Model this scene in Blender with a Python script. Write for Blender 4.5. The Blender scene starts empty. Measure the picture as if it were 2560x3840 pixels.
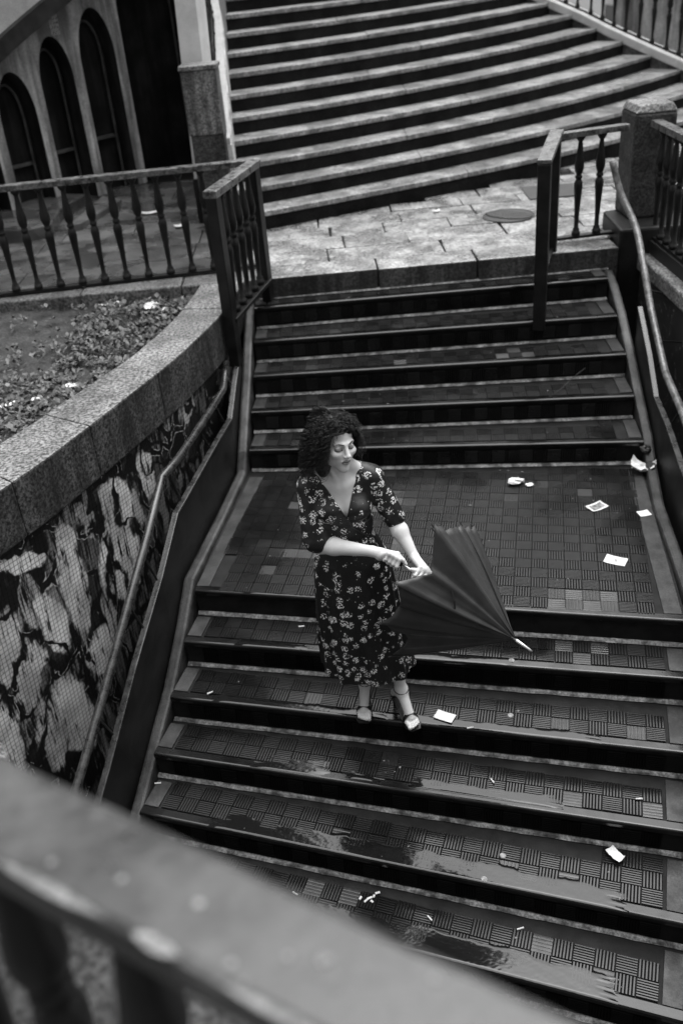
import bpy, math, random
import numpy as np
from mathutils import Vector, Matrix
random.seed(7); rng = np.random.default_rng(11)
S = bpy.context.scene; COL = S.collection
# ------------------------------------------------------------------ camera
cam_d = bpy.data.cameras.new('camera'); cam = bpy.data.objects.new('camera', cam_d); COL.objects.link(cam)
cam.matrix_world = Matrix(((0.996119, 0.088021, 0.0, 0.0), (-0.045564, 0.515643, -0.855591, 0.0), (-0.07531, 0.85227, 0.517652, 3.18668), (0, 0, 0, 1)))
cam_d.sensor_fit = 'VERTICAL'; cam_d.sensor_height = 36.0; cam_d.lens = 36.0 * 3477.7 / 3840.0
cam_d.clip_start = 0.05; cam_d.clip_end = 400
cam_d.dof.use_dof = True; cam_d.dof.focus_distance = 4.15; cam_d.dof.aperture_fstop = 1.9
S.camera = cam
# ------------------------------------------------------------------ world, sun, exposure
SUN_EL, SUN_ROT = 74.0, 25.0
W = bpy.data.worlds.new('World'); S.world = W; W.use_nodes = True
nt = W.node_tree; bg = nt.nodes['Background']
sky = nt.nodes.new('ShaderNodeTexSky'); sky.sky_type = 'NISHITA'; sky.sun_disc = False
sky.sun_elevation = math.radians(SUN_EL); sky.sun_rotation = math.radians(SUN_ROT); sky.dust_density = 4.0
bw = nt.nodes.new('ShaderNodeRGBToBW')
nt.links.new(sky.outputs[0], bw.inputs[0]); nt.links.new(bw.outputs[0], bg.inputs[0]); bg.inputs[1].default_value = 0.1
sd = bpy.data.lights.new('sun', 'SUN'); sd.energy = 1.3; sd.angle = math.radians(75); sd.color = (1, 1, 1)
sun = bpy.data.objects.new('sun', sd); COL.objects.link(sun)
el, az = math.radians(SUN_EL), math.radians(SUN_ROT)
sdir = Vector((math.sin(az) * math.cos(el), math.cos(az) * math.cos(el), math.sin(el)))
sun.rotation_euler = (-sdir).to_track_quat('-Z', 'Y').to_euler()
S.view_settings.view_transform = 'Standard'; S.view_settings.look = 'None'; S.view_settings.exposure = 1.64; S.view_settings.gamma = 1.0
S.view_settings.use_curve_mapping = False
# ------------------------------------------------------------------ materials
def nd(t, kind, **kw):
    n = t.nodes.new(kind)
    for k, v in kw.items():
        if k.startswith('i_'): n.inputs[int(k[2:])].default_value = v
        else: setattr(n, k, v)
    return n
def math_(t, op, a, b=None, clamp=False):
    n = t.nodes.new('ShaderNodeMath'); n.operation = op; n.use_clamp = clamp
    for i, x in enumerate((a, b)):
        if x is None: continue
        if isinstance(x, (int, float)): n.inputs[i].default_value = x
        else: t.links.new(x, n.inputs[i])
    return n.outputs[0]
def ramp(t, src, lo, hi):
    n = t.nodes.new('ShaderNodeMapRange'); n.interpolation_type = 'SMOOTHSTEP'
    n.inputs[1].default_value = lo; n.inputs[2].default_value = hi
    t.links.new(src, n.inputs[0]); return n.outputs[0]
def mixv(t, f, a, b):
    n = t.nodes.new('ShaderNodeMix'); n.data_type = 'FLOAT'
    for i, x in ((0, f), (2, a), (3, b)):
        if isinstance(x, (int, float)): n.inputs[i].default_value = x
        else: t.links.new(x, n.inputs[i])
    return n.outputs[0]
def noise(t, vec, scale, detail=4, rough=.55, dist=0):
    n = t.nodes.new('ShaderNodeTexNoise'); n.inputs['Scale'].default_value = scale; n.inputs['Detail'].default_value = detail
    n.inputs['Roughness'].default_value = rough; n.inputs['Distortion'].default_value = dist
    t.links.new(vec, n.inputs['Vector']); return n.outputs[0]
def new_mat(name):
    m = bpy.data.materials.new(name); m.use_nodes = True
    return m, m.node_tree, m.node_tree.nodes['Principled BSDF']
def setc(t, b, sock): t.links.new(sock, b.inputs['Base Color'])
def bump(t, b, h, strength, dist=0.01):
    n = t.nodes.new('ShaderNodeBump'); n.inputs['Strength'].default_value = strength; n.inputs['Distance'].default_value = dist
    t.links.new(h, n.inputs['Height']); t.links.new(n.outputs[0], b.inputs['Normal'])
def wpos(t): return t.nodes.new('ShaderNodeNewGeometry').outputs['Position']
def surf(name, c0, c1, scale=6, rough=.6, rough2=None, fine=0, fscale=120, bmp=.15, bscale=60, spec=.5, metal=0, objvar=0, streak=None, wet=None, wscale=2.2, ior=1.5):
    """mottled grey surface: c0..c1 by coarse noise, 'fine' speckle, optional vertical dirt streaks and wet patches"""
    m, t, b = new_mat(name); p = wpos(t)
    f = ramp(t, noise(t, p, scale, 5, .6), .3, .7)
    v = mixv(t, f, c0, c1)
    if fine:
        sp = ramp(t, noise(t, p, fscale, 2, .7), .32, .7)
        v = math_(t, 'MULTIPLY', v, mixv(t, sp, 1 - fine, 1 + fine))
    if streak:
        mp = nd(t, 'ShaderNodeMapping'); mp.inputs['Scale'].default_value = (streak, streak, streak * .09); t.links.new(p, mp.inputs[0])
        v = math_(t, 'MULTIPLY', v, mixv(t, ramp(t, noise(t, mp.outputs[0], 1.0, 5, .65), .38, .62), .3, 1.0))
    if objvar:
        oi = nd(t, 'ShaderNodeObjectInfo')
        v = math_(t, 'MULTIPLY', v, mixv(t, oi.outputs['Random'], 1 - objvar, 1 + objvar))
    r = mixv(t, f, rough, rough2 if rough2 is not None else rough)
    if wet is not None:
        wm = ramp(t, noise(t, p, wscale, 3, .5), .46, .56)
        r = mixv(t, wm, r, wet); v = math_(t, 'MULTIPLY', v, mixv(t, wm, 1.0, .7))
    setc(t, b, v); t.links.new(r, b.inputs['Roughness']); b.inputs['Metallic'].default_value = metal
    b.inputs['Specular IOR Level'].default_value = spec; b.inputs['IOR'].default_value = ior
    if bmp: bump(t, b, noise(t, p, bscale, 4, .6), bmp, .006)
    return m
M = {}
M['tile'] = surf('glazed_tile', .011, .021, 5, .36, .27, objvar=.16, bmp=.05, bscale=90, wet=.16, wscale=1.3, spec=.42)
M['tile_dark'] = surf('dark_glazed_tile', .007, .013, 5, .38, .28, objvar=.16, bmp=.05, bscale=90, wet=.18, wscale=1.3, spec=.40)
M['groove_and_shade'] = surf('groove_dirt_riser_shade', .0025, .005, 9, .8, bmp=0, spec=.08)  # dirt in the grooves; also laid over lower risers as painted shade
M['tile_worn'] = surf('worn_tile', .013, .024, 9, .42, .3, objvar=.2, fine=.3, bmp=.1, wet=.18, spec=.42)
M['bed'] = surf('tile_mortar', .008, .016, 10, .7, bmp=.2, spec=.15)
M['nosing'] = surf('step_nosing', .005, .012, 14, .28, .17, bmp=.05, bscale=50, wet=.12, spec=.4)
M['fillet'] = surf('cement_fillet', .02, .26, 15, .5, .34, fine=.5, fscale=80, bmp=.4, bscale=70, spec=.3)
M['border'] = surf('cement_border', .014, .05, 8, .5, .35, fine=.3, bmp=.2, spec=.3)
M['strip'] = surf('stringer_cement', .018, .065, 6, .5, .36, fine=.35, bmp=.3, bscale=40, spec=.35)
M['granite'] = surf('plaza_granite', .12, .31, 4.5, .5, .38, fine=.6, fscale=42, bmp=.35, bscale=70, objvar=.16, wet=.25, wscale=3)
M['edge_highlight'] = surf('painted_edge_highlight', .06, .17, 30, .4, fine=.5, bmp=.1)  # lighter tone that paints a highlight along the near rail edge
M['granite_kerb'] = surf('dark_kerb_granite', .012, .036, 4, .6, fine=.8, fscale=60, bmp=.5, spec=.25)  # darker speckled granite for the walkway kerb
M['granite_face'] = surf('shaded_grimy_granite_face', .035, .09, 4.5, .6, fine=.6, fscale=42, bmp=.4, streak=7)  # curb front: shade put into the base tone, streaks are dirt
M['coping_face'] = surf('shaded_grimy_coping_face', .03, .085, 3, .65, fine=.9, fscale=52, bmp=.6, bscale=75, streak=6)  # coping side: painted shade under the dirt streaks
M['granite_riser_shade'] = surf('shaded_grimy_riser', .005, .014, 4, .8, fine=.5, fscale=90, bmp=.3, spec=.1)  # riser shade put into the colour, along with some grime
M['granite_curb'] = surf('curb_granite', .06, .14, 3, .6, fine=.7, fscale=48, bmp=.5, bscale=80, objvar=.2)
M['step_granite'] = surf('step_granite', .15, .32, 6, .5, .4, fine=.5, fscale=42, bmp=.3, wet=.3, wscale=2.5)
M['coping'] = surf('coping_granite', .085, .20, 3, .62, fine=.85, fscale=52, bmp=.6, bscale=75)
M['pier'] = surf('pier_granite', .12, .26, 5, .65, fine=.6, fscale=55, bmp=.6, bscale=55, streak=9)
M['pillar'] = surf('dark_granite', .02, .06, 5, .6, spec=.3, fine=.6, fscale=55, bmp=.9, bscale=45)
M['stone_dark'] = surf('plinth_stone', .008, .02, 5, .5, spec=.25, fine=.3, bmp=.2)
M['floor'] = surf('court_paving', .05, .12, 3, .4, .3, fine=.3, bmp=.2, objvar=.25, wet=.12, wscale=2)
M['white'] = surf('white_plaster', .5, .64, 5, .7, fine=.1, bmp=.15)
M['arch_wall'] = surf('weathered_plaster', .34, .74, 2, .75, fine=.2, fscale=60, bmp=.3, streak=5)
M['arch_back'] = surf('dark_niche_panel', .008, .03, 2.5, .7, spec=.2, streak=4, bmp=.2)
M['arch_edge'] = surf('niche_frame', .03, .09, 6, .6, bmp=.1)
M['arch_reveal'] = surf('dark_niche_reveal', .02, .05, 3, .6, streak=6, bmp=.1)  # darker than the wall plaster
M['cornice'] = surf('cornice_cement', .012, .03, 5, .8, spec=.2, bmp=.2)
M['parapet'] = surf('pale_parapet', .30, .45, 3, .7, fine=.2, bmp=.2)
M['iron'] = surf('black_iron_paint', .005, .013, 8, .36, .48, spec=.30, bmp=.12, bscale=120)
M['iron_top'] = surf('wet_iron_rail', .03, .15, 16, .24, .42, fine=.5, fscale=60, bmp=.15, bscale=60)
M['pipe'] = surf('worn_pipe_paint', .08, .24, 22, .28, .42, fine=.35, bmp=.1, metal=.15)
M['pipe_dark'] = surf('glossy_dark_pipe_paint', .012, .04, 18, .24, .36, fine=.4, bmp=.08, spec=.6)
M['plate'] = surf('dark_plate_paint', .006, .012, 5, .42, .55, spec=.32, bmp=.06)
M['soil'] = surf('dark_soil', .02, .05, 9, .85, fine=.5, fscale=60, bmp=1, bscale=40)
M['leaf'] = surf('weed_leaf', .03, .17, 18, .45, bmp=0)
M['leaf'].node_tree.nodes['Principled BSDF'].inputs['Specular IOR Level'].default_value = .4
M['paper'] = surf('white_paper', .58, .78, 20, .8, bmp=.1)
M['paper_grey'] = surf('soiled_paper', .35, .6, 40, .8, bmp=.1)
M['butt'] = surf('cigarette_paper', .4, .65, 60, .8, bmp=0)
M['speck'] = surf('pale_specks', .10, .30, 60, .7, bmp=0)
M['print'] = surf('printed_picture', .01, .3, 45, .5, bmp=0)
M['skin'] = surf('skin', .58, .66, 12, .55, bmp=.04, bscale=200, spec=.25)
M['lips'] = surf('lips', .22, .26, 20, .4, bmp=0)
M['brow'] = surf('brow_hair', .02, .03, 60, .7, bmp=0)
M['lid'] = surf('eyelid_shade', .26, .30, 20, .45, bmp=0)
M['nail'] = surf('nail', .5, .55, 10, .3, bmp=0)
M['hair'] = surf('hair', .004, .014, 30, .5, bmp=0, spec=.35)
M['cloth'] = surf('umbrella_cloth', .028, .048, 8, .5, .4, bmp=.15, bscale=25, spec=.4)
M['cloth_in'] = M['cloth']
M['leather'] = surf('black_leather', .008, .012, 20, .4, bmp=.05)
M['steel'] = surf('bright_steel', .6, .75, 20, .3, bmp=0, metal=.7)
M['manhole'] = surf('cast_iron', .010, .028, 10, .5, bmp=.2)
M['patch'] = surf('dark_patch', .018, .03, 8, .5, bmp=.2)
M['ground'] = surf('street_asphalt', .03, .06, 2, .7, bmp=.3)
M['facade'] = surf('facade_render', .10, .16, .6, .8, bmp=.1)
M['glass'] = surf('dark_window_glass', .01, .02, 1, .1, bmp=0)
M['facade_pale'] = surf('pale_facade', .5, .65, .8, .8, bmp=.1)
m, t, b = new_mat('standing_water'); b.inputs['Base Color'].default_value = (.006, .006, .006, 1); b.inputs['Roughness'].default_value = .09
b.inputs['IOR'].default_value = 1.42; bump(t, b, noise(t, wpos(t), 7, 2), .05, .01); M['water'] = m
# dress print: sprays of small white flowers on black
m, t, b = new_mat('floral_print'); tc = nd(t, 'ShaderNodeTexCoord'); p = tc.outputs['Object']
dn = nd(t, 'ShaderNodeTexNoise'); dn.inputs['Scale'].default_value = 30; t.links.new(p, dn.inputs['Vector'])
va = nd(t, 'ShaderNodeVectorMath', operation='SCALE'); va.inputs['Scale'].default_value = .012; t.links.new(dn.outputs['Color'], va.inputs[0])
vb = nd(t, 'ShaderNodeVectorMath', operation='ADD'); t.links.new(p, vb.inputs[0]); t.links.new(va.outputs[0], vb.inputs[1])
v1 = nd(t, 'ShaderNodeTexVoronoi'); v1.inputs['Scale'].default_value = 21; v1.inputs['Randomness'].default_value = .8; t.links.new(vb.outputs[0], v1.inputs['Vector'])
cl = ramp(t, math_(t, 'ADD', v1.outputs['Distance'], math_(t, 'MULTIPLY', noise(t, p, 75, 2), .35)), .62, .52)
v2 = nd(t, 'ShaderNodeTexVoronoi'); v2.inputs['Scale'].default_value = 125; t.links.new(p, v2.inputs['Vector'])
pt = ramp(t, v2.outputs['Distance'], .56, .40)
v3 = nd(t, 'ShaderNodeTexVoronoi'); v3.inputs['Scale'].default_value = 60; t.links.new(p, v3.inputs['Vector'])
sm = ramp(t, v3.outputs['Distance'], .17, .12)
sepc = nd(t, 'ShaderNodeSeparateColor'); t.links.new(v3.outputs['Color'], sepc.inputs[0])
sm = math_(t, 'MULTIPLY', sm, ramp(t, sepc.outputs[0], .72, .74))
sepd = nd(t, 'ShaderNodeSeparateColor'); t.links.new(v1.outputs['Color'], sepd.inputs[0])
cl = math_(t, 'MULTIPLY', cl, ramp(t, sepd.outputs[0], .12, .14))
msk = math_(t, 'MAXIMUM', math_(t, 'MULTIPLY', cl, pt), math_(t, 'MULTIPLY', sm, .8))
setc(t, b, mixv(t, msk, .008, .80)); b.inputs['Roughness'].default_value = .48; b.inputs['Specular IOR Level'].default_value = .45
bump(t, b, noise(t, p, 14, 3), .25, .02); M['dress'] = m
# graffiti wall: mosaic grid with painted letters, in wall coordinates (UV: metres along, height)
def graffiti_mat(name, ells, strokes=False):
    m, t, b = new_mat(name); uv = nd(t, 'ShaderNodeUVMap').outputs[0]
    sx = nd(t, 'ShaderNodeSeparateXYZ'); t.links.new(uv, sx.inputs[0]); u_, v_ = sx.outputs[0], sx.outputs[1]
    n1 = noise(t, uv, 5, 3); n2 = noise(t, uv, 4.3, 3, .5, 1.5)
    mp = nd(t, 'ShaderNodeMapping'); mp.inputs['Scale'].default_value = (22, 3.4, 1); t.links.new(uv, mp.inputs[0])
    drip = noise(t, mp.outputs[0], 1.0, 5, .7)
    ud = math_(t, 'ADD', u_, math_(t, 'MULTIPLY', math_(t, 'SUBTRACT', n1, .5), .15))
    vd = math_(t, 'ADD', v_, math_(t, 'MULTIPLY', math_(t, 'SUBTRACT', n2, .5), .15))
    acc = None
    for (cu, cv, au, av, rot, val, rag) in ells:
        c, s_ = math.cos(rot), math.sin(rot)
        du = math_(t, 'SUBTRACT', ud, cu); dv = math_(t, 'SUBTRACT', vd, cv)
        a = math_(t, 'DIVIDE', math_(t, 'ADD', math_(t, 'MULTIPLY', du, c), math_(t, 'MULTIPLY', dv, s_)), au)
        e = math_(t, 'DIVIDE', math_(t, 'ADD', math_(t, 'MULTIPLY', du, -s_), math_(t, 'MULTIPLY', dv, c)), av)
        d = math_(t, 'ADD', math_(t, 'MULTIPLY', a, a), math_(t, 'MULTIPLY', e, e))
        d = math_(t, 'ADD', d, math_(t, 'MULTIPLY', math_(t, 'SUBTRACT', drip, .5), rag))
        k = math_(t, 'MULTIPLY', ramp(t, d, 1.2, .75), val)
        acc = k if acc is None else math_(t, 'MAXIMUM', acc, k)
    acc = math_(t, 'MULTIPLY', acc, ramp(t, drip, .62, .53))
    cmb = nd(t, 'ShaderNodeCombineXYZ'); t.links.new(math_(t, 'MULTIPLY', ud, 1.5), cmb.inputs[0]); t.links.new(vd, cmb.inputs[1])
    vo = nd(t, 'ShaderNodeTexVoronoi'); vo.feature = 'DISTANCE_TO_EDGE'; vo.inputs['Scale'].default_value = 3.4; t.links.new(cmb.outputs[0], vo.inputs['Vector'])
    vc = nd(t, 'ShaderNodeTexVoronoi'); vc.inputs['Scale'].default_value = 3.4; t.links.new(cmb.outputs[0], vc.inputs['Vector'])
    sp = nd(t, 'ShaderNodeSeparateColor'); t.links.new(vc.outputs['Color'], sp.inputs[0])
    gap = math_(t, 'MULTIPLY', ramp(t, vo.outputs['Distance'], .05, .10), math_(t, 'MULTIPLY', math_(t, 'POWER', sp.outputs[0], 1.6), .55))
    gap = math_(t, 'MULTIPLY', gap, ramp(t, drip, .56, .44))
    ink = math_(t, 'ABSOLUTE', math_(t, 'SUBTRACT', math_(t, 'FRACT', math_(t, 'MULTIPLY', noise(t, cmb.outputs[0], 1.4, 2, .5, .4), 2.6)), .5))
    ink = ramp(t, math_(t, 'ADD', ink, math_(t, 'MULTIPLY', math_(t, 'SUBTRACT', drip, .5), .22)), .025, .055)
    acc = math_(t, 'MULTIPLY', acc, ink); gap = math_(t, 'MULTIPLY', gap, ink)
    hl_ = math_(t, 'MULTIPLY', ramp(t, math_(t, 'ABSOLUTE', math_(t, 'SUBTRACT', vo.outputs['Distance'], .06)), .012, .004), ramp(t, n2, .52, .6))
    acc = math_(t, 'MAXIMUM', acc, math_(t, 'MAXIMUM', gap, math_(t, 'MULTIPLY', hl_, .6)))
    br = nd(t, 'ShaderNodeTexBrick'); br.offset = 0; br.inputs['Scale'].default_value = 1.0
    br.inputs['Brick Width'].default_value = .028; br.inputs['Row Height'].default_value = .028; br.inputs['Mortar Size'].default_value = .0022; br.inputs['Mortar Smooth'].default_value = .2
    mr = nd(t, 'ShaderNodeMapping'); mr.inputs['Rotation'].default_value = (0, 0, .06); t.links.new(uv, mr.inputs[0]); t.links.new(mr.outputs[0], br.inputs['Vector'])
    grout = br.outputs['Fac']
    v = mixv(t, acc, mixv(t, n1, .006, .018), mixv(t, ramp(t, noise(t, uv, 3.0, 4, .6), .3, .7), .36, .90))
    v = math_(t, 'MULTIPLY', v, mixv(t, grout, 1.0, .28))
    setc(t, b, v); b.inputs['Roughness'].default_value = .45; b.inputs['Specular IOR Level'].default_value = .25
    bump(t, b, math_(t, 'SUBTRACT', 1.0, grout), .5, .003); return m
# ------------------------------------------------------------------ mesh helpers
class MB:
    def __init__(s): s.v = []; s.f = []; s.uv = []
    def add(s, vs, fs):
        o = len(s.v); s.v += [tuple(map(float, v)) for v in vs]; s.f += [tuple(i + o for i in f) for f in fs]; return s
    def prism(s, poly, z0, z1, poly_top=None):
        """polygon (xy, ccw) extruded from z0 to z1; z0, z1 scalars or lists"""
        n = len(poly); pt = poly_top or poly
        g = lambda z, i: z[i] if hasattr(z, '__len__') else z
        vs = [(p[0], p[1], g(z0, i)) for i, p in enumerate(poly)] + [(p[0], p[1], g(z1, i)) for i, p in enumerate(pt)]
        fs = [tuple(range(n))[::-1], tuple(range(n, 2 * n))] + [(i, (i + 1) % n, n + (i + 1) % n, n + i) for i in range(n)]
        return s.add(vs, fs)
    def box(s, c, half, ang=0, tilt=None):
        R = Matrix.Rotation(ang, 3, 'Z')
        if tilt is not None: R = tilt @ R
        vs = [Vector(c) + R @ Vector((half[0] * a, half[1] * b_, half[2] * d)) for d in (-1, 1) for a, b_ in ((-1, -1), (1, -1), (1, 1), (-1, 1))]
        return s.add(vs, [(3, 2, 1, 0), (4, 5, 6, 7), (0, 1, 5, 4), (1, 2, 6, 5), (2, 3, 7, 6), (3, 0, 4, 7)])
    def tube(s, pts, r, n=8, cap=True):
        P = [Vector(p) for p in pts]; rs = r if hasattr(r, '__len__') else [r] * len(P)
        up = None; o = len(s.v); vs = []; fs = []
        for i, p in enumerate(P):
            d = (P[min(i + 1, len(P) - 1)] - P[max(i - 1, 0)]).normalized()
            if up is None: up = d.orthogonal().normalized()
            up = (up - d * up.dot(d)); up = up.normalized() if up.length > 1e-6 else d.orthogonal().normalized()
            w = d.cross(up)
            for k in range(n):
                a = 2 * math.pi * k / n; vs.append(p + (up * math.cos(a) + w * math.sin(a)) * rs[i])
        for i in range(len(P) - 1):
            for k in range(n): fs.append((i * n + k, i * n + (k + 1) % n, (i + 1) * n + (k + 1) % n, (i + 1) * n + k))
        if cap: fs += [tuple(range(n))[::-1], tuple(range((len(P) - 1) * n, len(P) * n))]
        return s.add(vs, fs)
    def lathe(s, prof, c=(0, 0, 0), n=10):
        vs = [(c[0] + r * math.cos(2 * math.pi * k / n), c[1] + r * math.sin(2 * math.pi * k / n), c[2] + z) for r, z in prof for k in range(n)]
        fs = [(i * n + k, i * n + (k + 1) % n, (i + 1) * n + (k + 1) % n, (i + 1) * n + k) for i in range(len(prof) - 1) for k in range(n)]
        fs += [tuple(range(n))[::-1], tuple(range((len(prof) - 1) * n, len(prof) * n))]
        return s.add(vs, fs)
    def sweep(s, path, w0, w1, d0, d1):
        """rectangular section swept along path; across from w0 to w1 (left of travel +), vertical from d0 to d1"""
        P = [Vector(p) for p in path]; vs = []; fs = []
        for i, p in enumerate(P):
            d = P[min(i + 1, len(P) - 1)] - P[max(i - 1, 0)]; nrm = Vector((-d.y, d.x, 0)).normalized()
            for w, z in ((w0, d0), (w1, d0), (w1, d1), (w0, d1)): vs.append(p + nrm * w + Vector((0, 0, z)))
        for i in range(len(P) - 1):
            for k in range(4): fs.append((i * 4 + k, (i + 1) * 4 + k, (i + 1) * 4 + (k + 1) % 4, i * 4 + (k + 1) % 4))
        fs += [(0, 1, 2, 3), tuple(len(vs) - 4 + k for k in (3, 2, 1, 0))]
        return s.add(vs, fs)
LOC = {}
def soil_z(y): return .80 + .13 * min(1, max(0, (y - 5.9) / 1.2))
def obj(name, mb, mat, parent=None, smooth=False, bevel=0, **pr):
    me = bpy.data.meshes.new(name); off = Vector(LOC.get(parent.name, (0, 0, 0))) if parent else Vector((0, 0, 0))
    vs = mb.v if off.length == 0 else [tuple(Vector(v) - off) for v in mb.v]
    me.from_pydata(vs, [], mb.f); me.validate(); me.update()
    if mat is not None: me.materials.append(M[mat] if isinstance(mat, str) else mat)
    if hasattr(mb, 'mi') and len(mb.mi) == len(me.polygons): me.materials.append(M['groove_and_shade']); me.polygons.foreach_set('material_index', mb.mi)
    o = bpy.data.objects.new(name, me); COL.objects.link(o)
    if parent: o.parent = parent
    LOC[o.name] = tuple(off)
    if smooth:
        for p in me.polygons: p.use_smooth = True
    if bevel:
        md = o.modifiers.new('bevel', 'BEVEL'); md.width = bevel; md.segments = 2; md.limit_method = 'ANGLE'; md.angle_limit = .7
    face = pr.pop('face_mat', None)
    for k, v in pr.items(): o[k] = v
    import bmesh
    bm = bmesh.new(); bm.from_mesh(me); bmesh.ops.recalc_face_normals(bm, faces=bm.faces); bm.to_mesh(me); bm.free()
    if face:   # sides darker than the top: shade put into the colour, with dirt streaks
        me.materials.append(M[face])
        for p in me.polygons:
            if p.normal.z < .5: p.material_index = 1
    return o
def thing(name, label, cat, loc, group=None):
    o = bpy.data.objects.new(name, None); COL.objects.link(o); o.location = loc; o.empty_display_size = .1
    o['label'] = label; o['category'] = cat
    if group: o['group'] = group
    LOC[o.name] = tuple(loc); return o
def tag(o, label, cat, group=None):
    o['label'] = label; o['category'] = cat
    if group: o['group'] = group
    return o
def inst(name, mesh, loc, rotz, parent, **pr):
    o = bpy.data.objects.new(name, mesh); COL.objects.link(o); o.parent = parent
    o.location = Vector(loc) - Vector(LOC.get(parent.name, (0, 0, 0))); o.rotation_euler = (0, 0, rotz); LOC[o.name] = tuple(loc)
    for k, v in pr.items(): o[k] = v
    return o
def V2(p, q, f): return (p[0] + (q[0] - p[0]) * f, p[1] + (q[1] - p[1]) * f)
def smooth_path(pts, n=6):
    P = [Vector(p) for p in pts]; out = []
    for i in range(len(P) - 1):
        p0, p1, p2, p3 = P[max(i - 1, 0)], P[i], P[i + 1], P[min(i + 2, len(P) - 1)]
        for k in range(n):
            u = k / n
            out.append(.5 * ((2 * p1) + (p2 - p0) * u + (2 * p0 - 5 * p1 + 4 * p2 - p3) * u * u + (3 * p1 - p0 - 3 * p2 + p3) * u ** 3))
    out.append(P[-1]); return out
# ------------------------------------------------------------------ setting: ground, far buildings
H = .171; PZ = 1.02; HG = .162
gm = MB(); gm.add([(-150, -150, -3.2), (150, -150, -3.2), (150, 150, -3.2), (-150, 150, -3.2)], [(0, 1, 2, 3)])
obj('ground', gm, 'ground', kind='structure')
def building(label, x0, x1, y0, y1, z0, z1, face, nx, nz, mat='facade', name='building'):
    t = thing(name, label, 'building', ((x0 + x1) / 2, (y0 + y1) / 2, z0))
    w = MB().prism([(x0, y0), (x1, y0), (x1, y1), (x0, y1)], z0, z1); obj('wall', w, mat, t)
    fr = None
    for i in range(nx):
        for k in range(nz):
            f0 = (i + .25) / nx; f1 = (i + .75) / nx; za = z0 + (z1 - z0) * (k + .3) / nz; zb = z0 + (z1 - z0) * (k + .78) / nz
            if face in 'NS':
                y = y1 if face == 'N' else y0; e = .06
                cx = (x0 + (x1 - x0) * (f0 + f1) / 2, y, (za + zb) / 2); hf = ((x1 - x0) * (f1 - f0) / 2, e, (zb - za) / 2)
            else:
                x = x1 if face == 'E' else x0; e = .06
                cx = (x, y0 + (y1 - y0) * (f0 + f1) / 2, (za + zb) / 2); hf = (e, (y1 - y0) * (f1 - f0) / 2, (zb - za) / 2)
            if fr is None:
                o = obj('window', MB().box((0, 0, 0), hf), 'glass'); o.parent = t; o.location = Vector(cx) - t.location; fr = o
            else:
                inst('window', fr.data, cx, 0, t)
    return t
building('unseen grey apartment block behind the viewer, added to block front sky light', -18, 18, -26, -15, -3.2, 10, 'N', 10, 5, name='light_blocking_building')  # out of view, added to keep sky light off the fronts
building('pale building with tall windows beyond the upper right balustrade', 7.6, 18, 13, 26, -1, 12, 'W', 9, 4, mat='facade_pale')
building('unseen dark building added behind the arcade wall to darken reflections', -14, -1.45, 12.9, 24, -1, 18, 'E', 5, 6)  # out of view, added to darken reflections on the wet steps
# ------------------------------------------------------------------ stairs
Lk = {5: (-.534, 7.023), 4: (-.55, 6.75), 3: (-.566, 6.488), 2: (-.594, 6.225), 1: (-.619, 5.95), 0: (-.91, 4.518), -1: (-.976, 4.258), -2: (-1.057, 3.986), -3: (-1.148, 3.731), -4: (-1.223, 3.477), -5: (-1.312, 3.222), -6: (-1.405, 2.972), -7: (-1.505, 2.727), -8: (-1.612, 2.487), -9: (-1.725, 2.252)}
Rk = {5: (2.218, 6.997), 4: (2.19, 6.624), 3: (2.168, 6.285), 2: (2.129, 5.93), 1: (2.09, 5.56), 0: (1.778, 3.838)}
for k, a in ((-1, -14.2), (-2, -15.7), (-3, -17.3), (-4, -19.6), (-5, -21.4), (-6, -23.2), (-7, -25.0), (-8, -26.8), (-9, -28.6)):
    w = 2.77; Rk[k] = (Lk[k][0] + w * math.cos(math.radians(a)), Lk[k][1] + w * math.sin(math.radians(a)))
Lk[6] = (-.52, 7.25); Rk[6] = (2.3, 7.25)
TS = .095
def tile_mesh(name, half, mat, ribs=7, amp=.0045):
    """square tile with raised ribs running along x"""
    mb = MB(); ys = []; pitch = 2 * half / ribs
    prof = [(-half, 0.0)]
    for i in range(ribs):
        y0 = -half + i * pitch
        prof += [(y0 + pitch * .12, 0.0), (y0 + pitch * .27, amp), (y0 + pitch * .73, amp), (y0 + pitch * .88, 0.0)]
    prof.append((half, 0.0)); n = len(prof); th = .006
    vs = [(x, y, z + th) for x in (-half, half) for y, z in prof]
    fs = [(i, n + i, n + i + 1, i + 1) for i in range(n - 1)]
    o = len(vs); vs += [(-half, -half, 0), (half, -half, 0), (half, half, 0), (-half, half, 0)]
    fs += [(o, o + 1, n, 0), (o + 2, o + 3, n - 1, 2 * n - 1), (o + 1, o + 2, 2 * n - 1, n), (o + 3, o, 0, n - 1)]
    mb.add(vs, fs); me = bpy.data.meshes.new(name); me.from_pydata(mb.v, [], mb.f); me.update(); me.materials.append(M[mat]); me.materials.append(M['groove_and_shade'])
    gi = [0 if (i % 4 == 2 or mat == 'tile_worn') else 1 for i in range(n - 1)] + [1, 1, 1, 1]
    gi = [0 if (i < n - 1 and (i % 4 in (1, 2, 3)) ) or mat == 'tile_worn' else g for i, g in enumerate(gi)]
    me.polygons.foreach_set('material_index', gi); mb.gi = gi
    return me, mb
TM, TMB = tile_mesh('ribbed_tile', .0455, 'tile')
TV, TVB = tile_mesh('ribbed_tile_dark', .0455, 'tile_dark', 6)
SM, SMB = tile_mesh('smooth_tile', .0455, 'tile_worn', 5, .0007)
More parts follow.
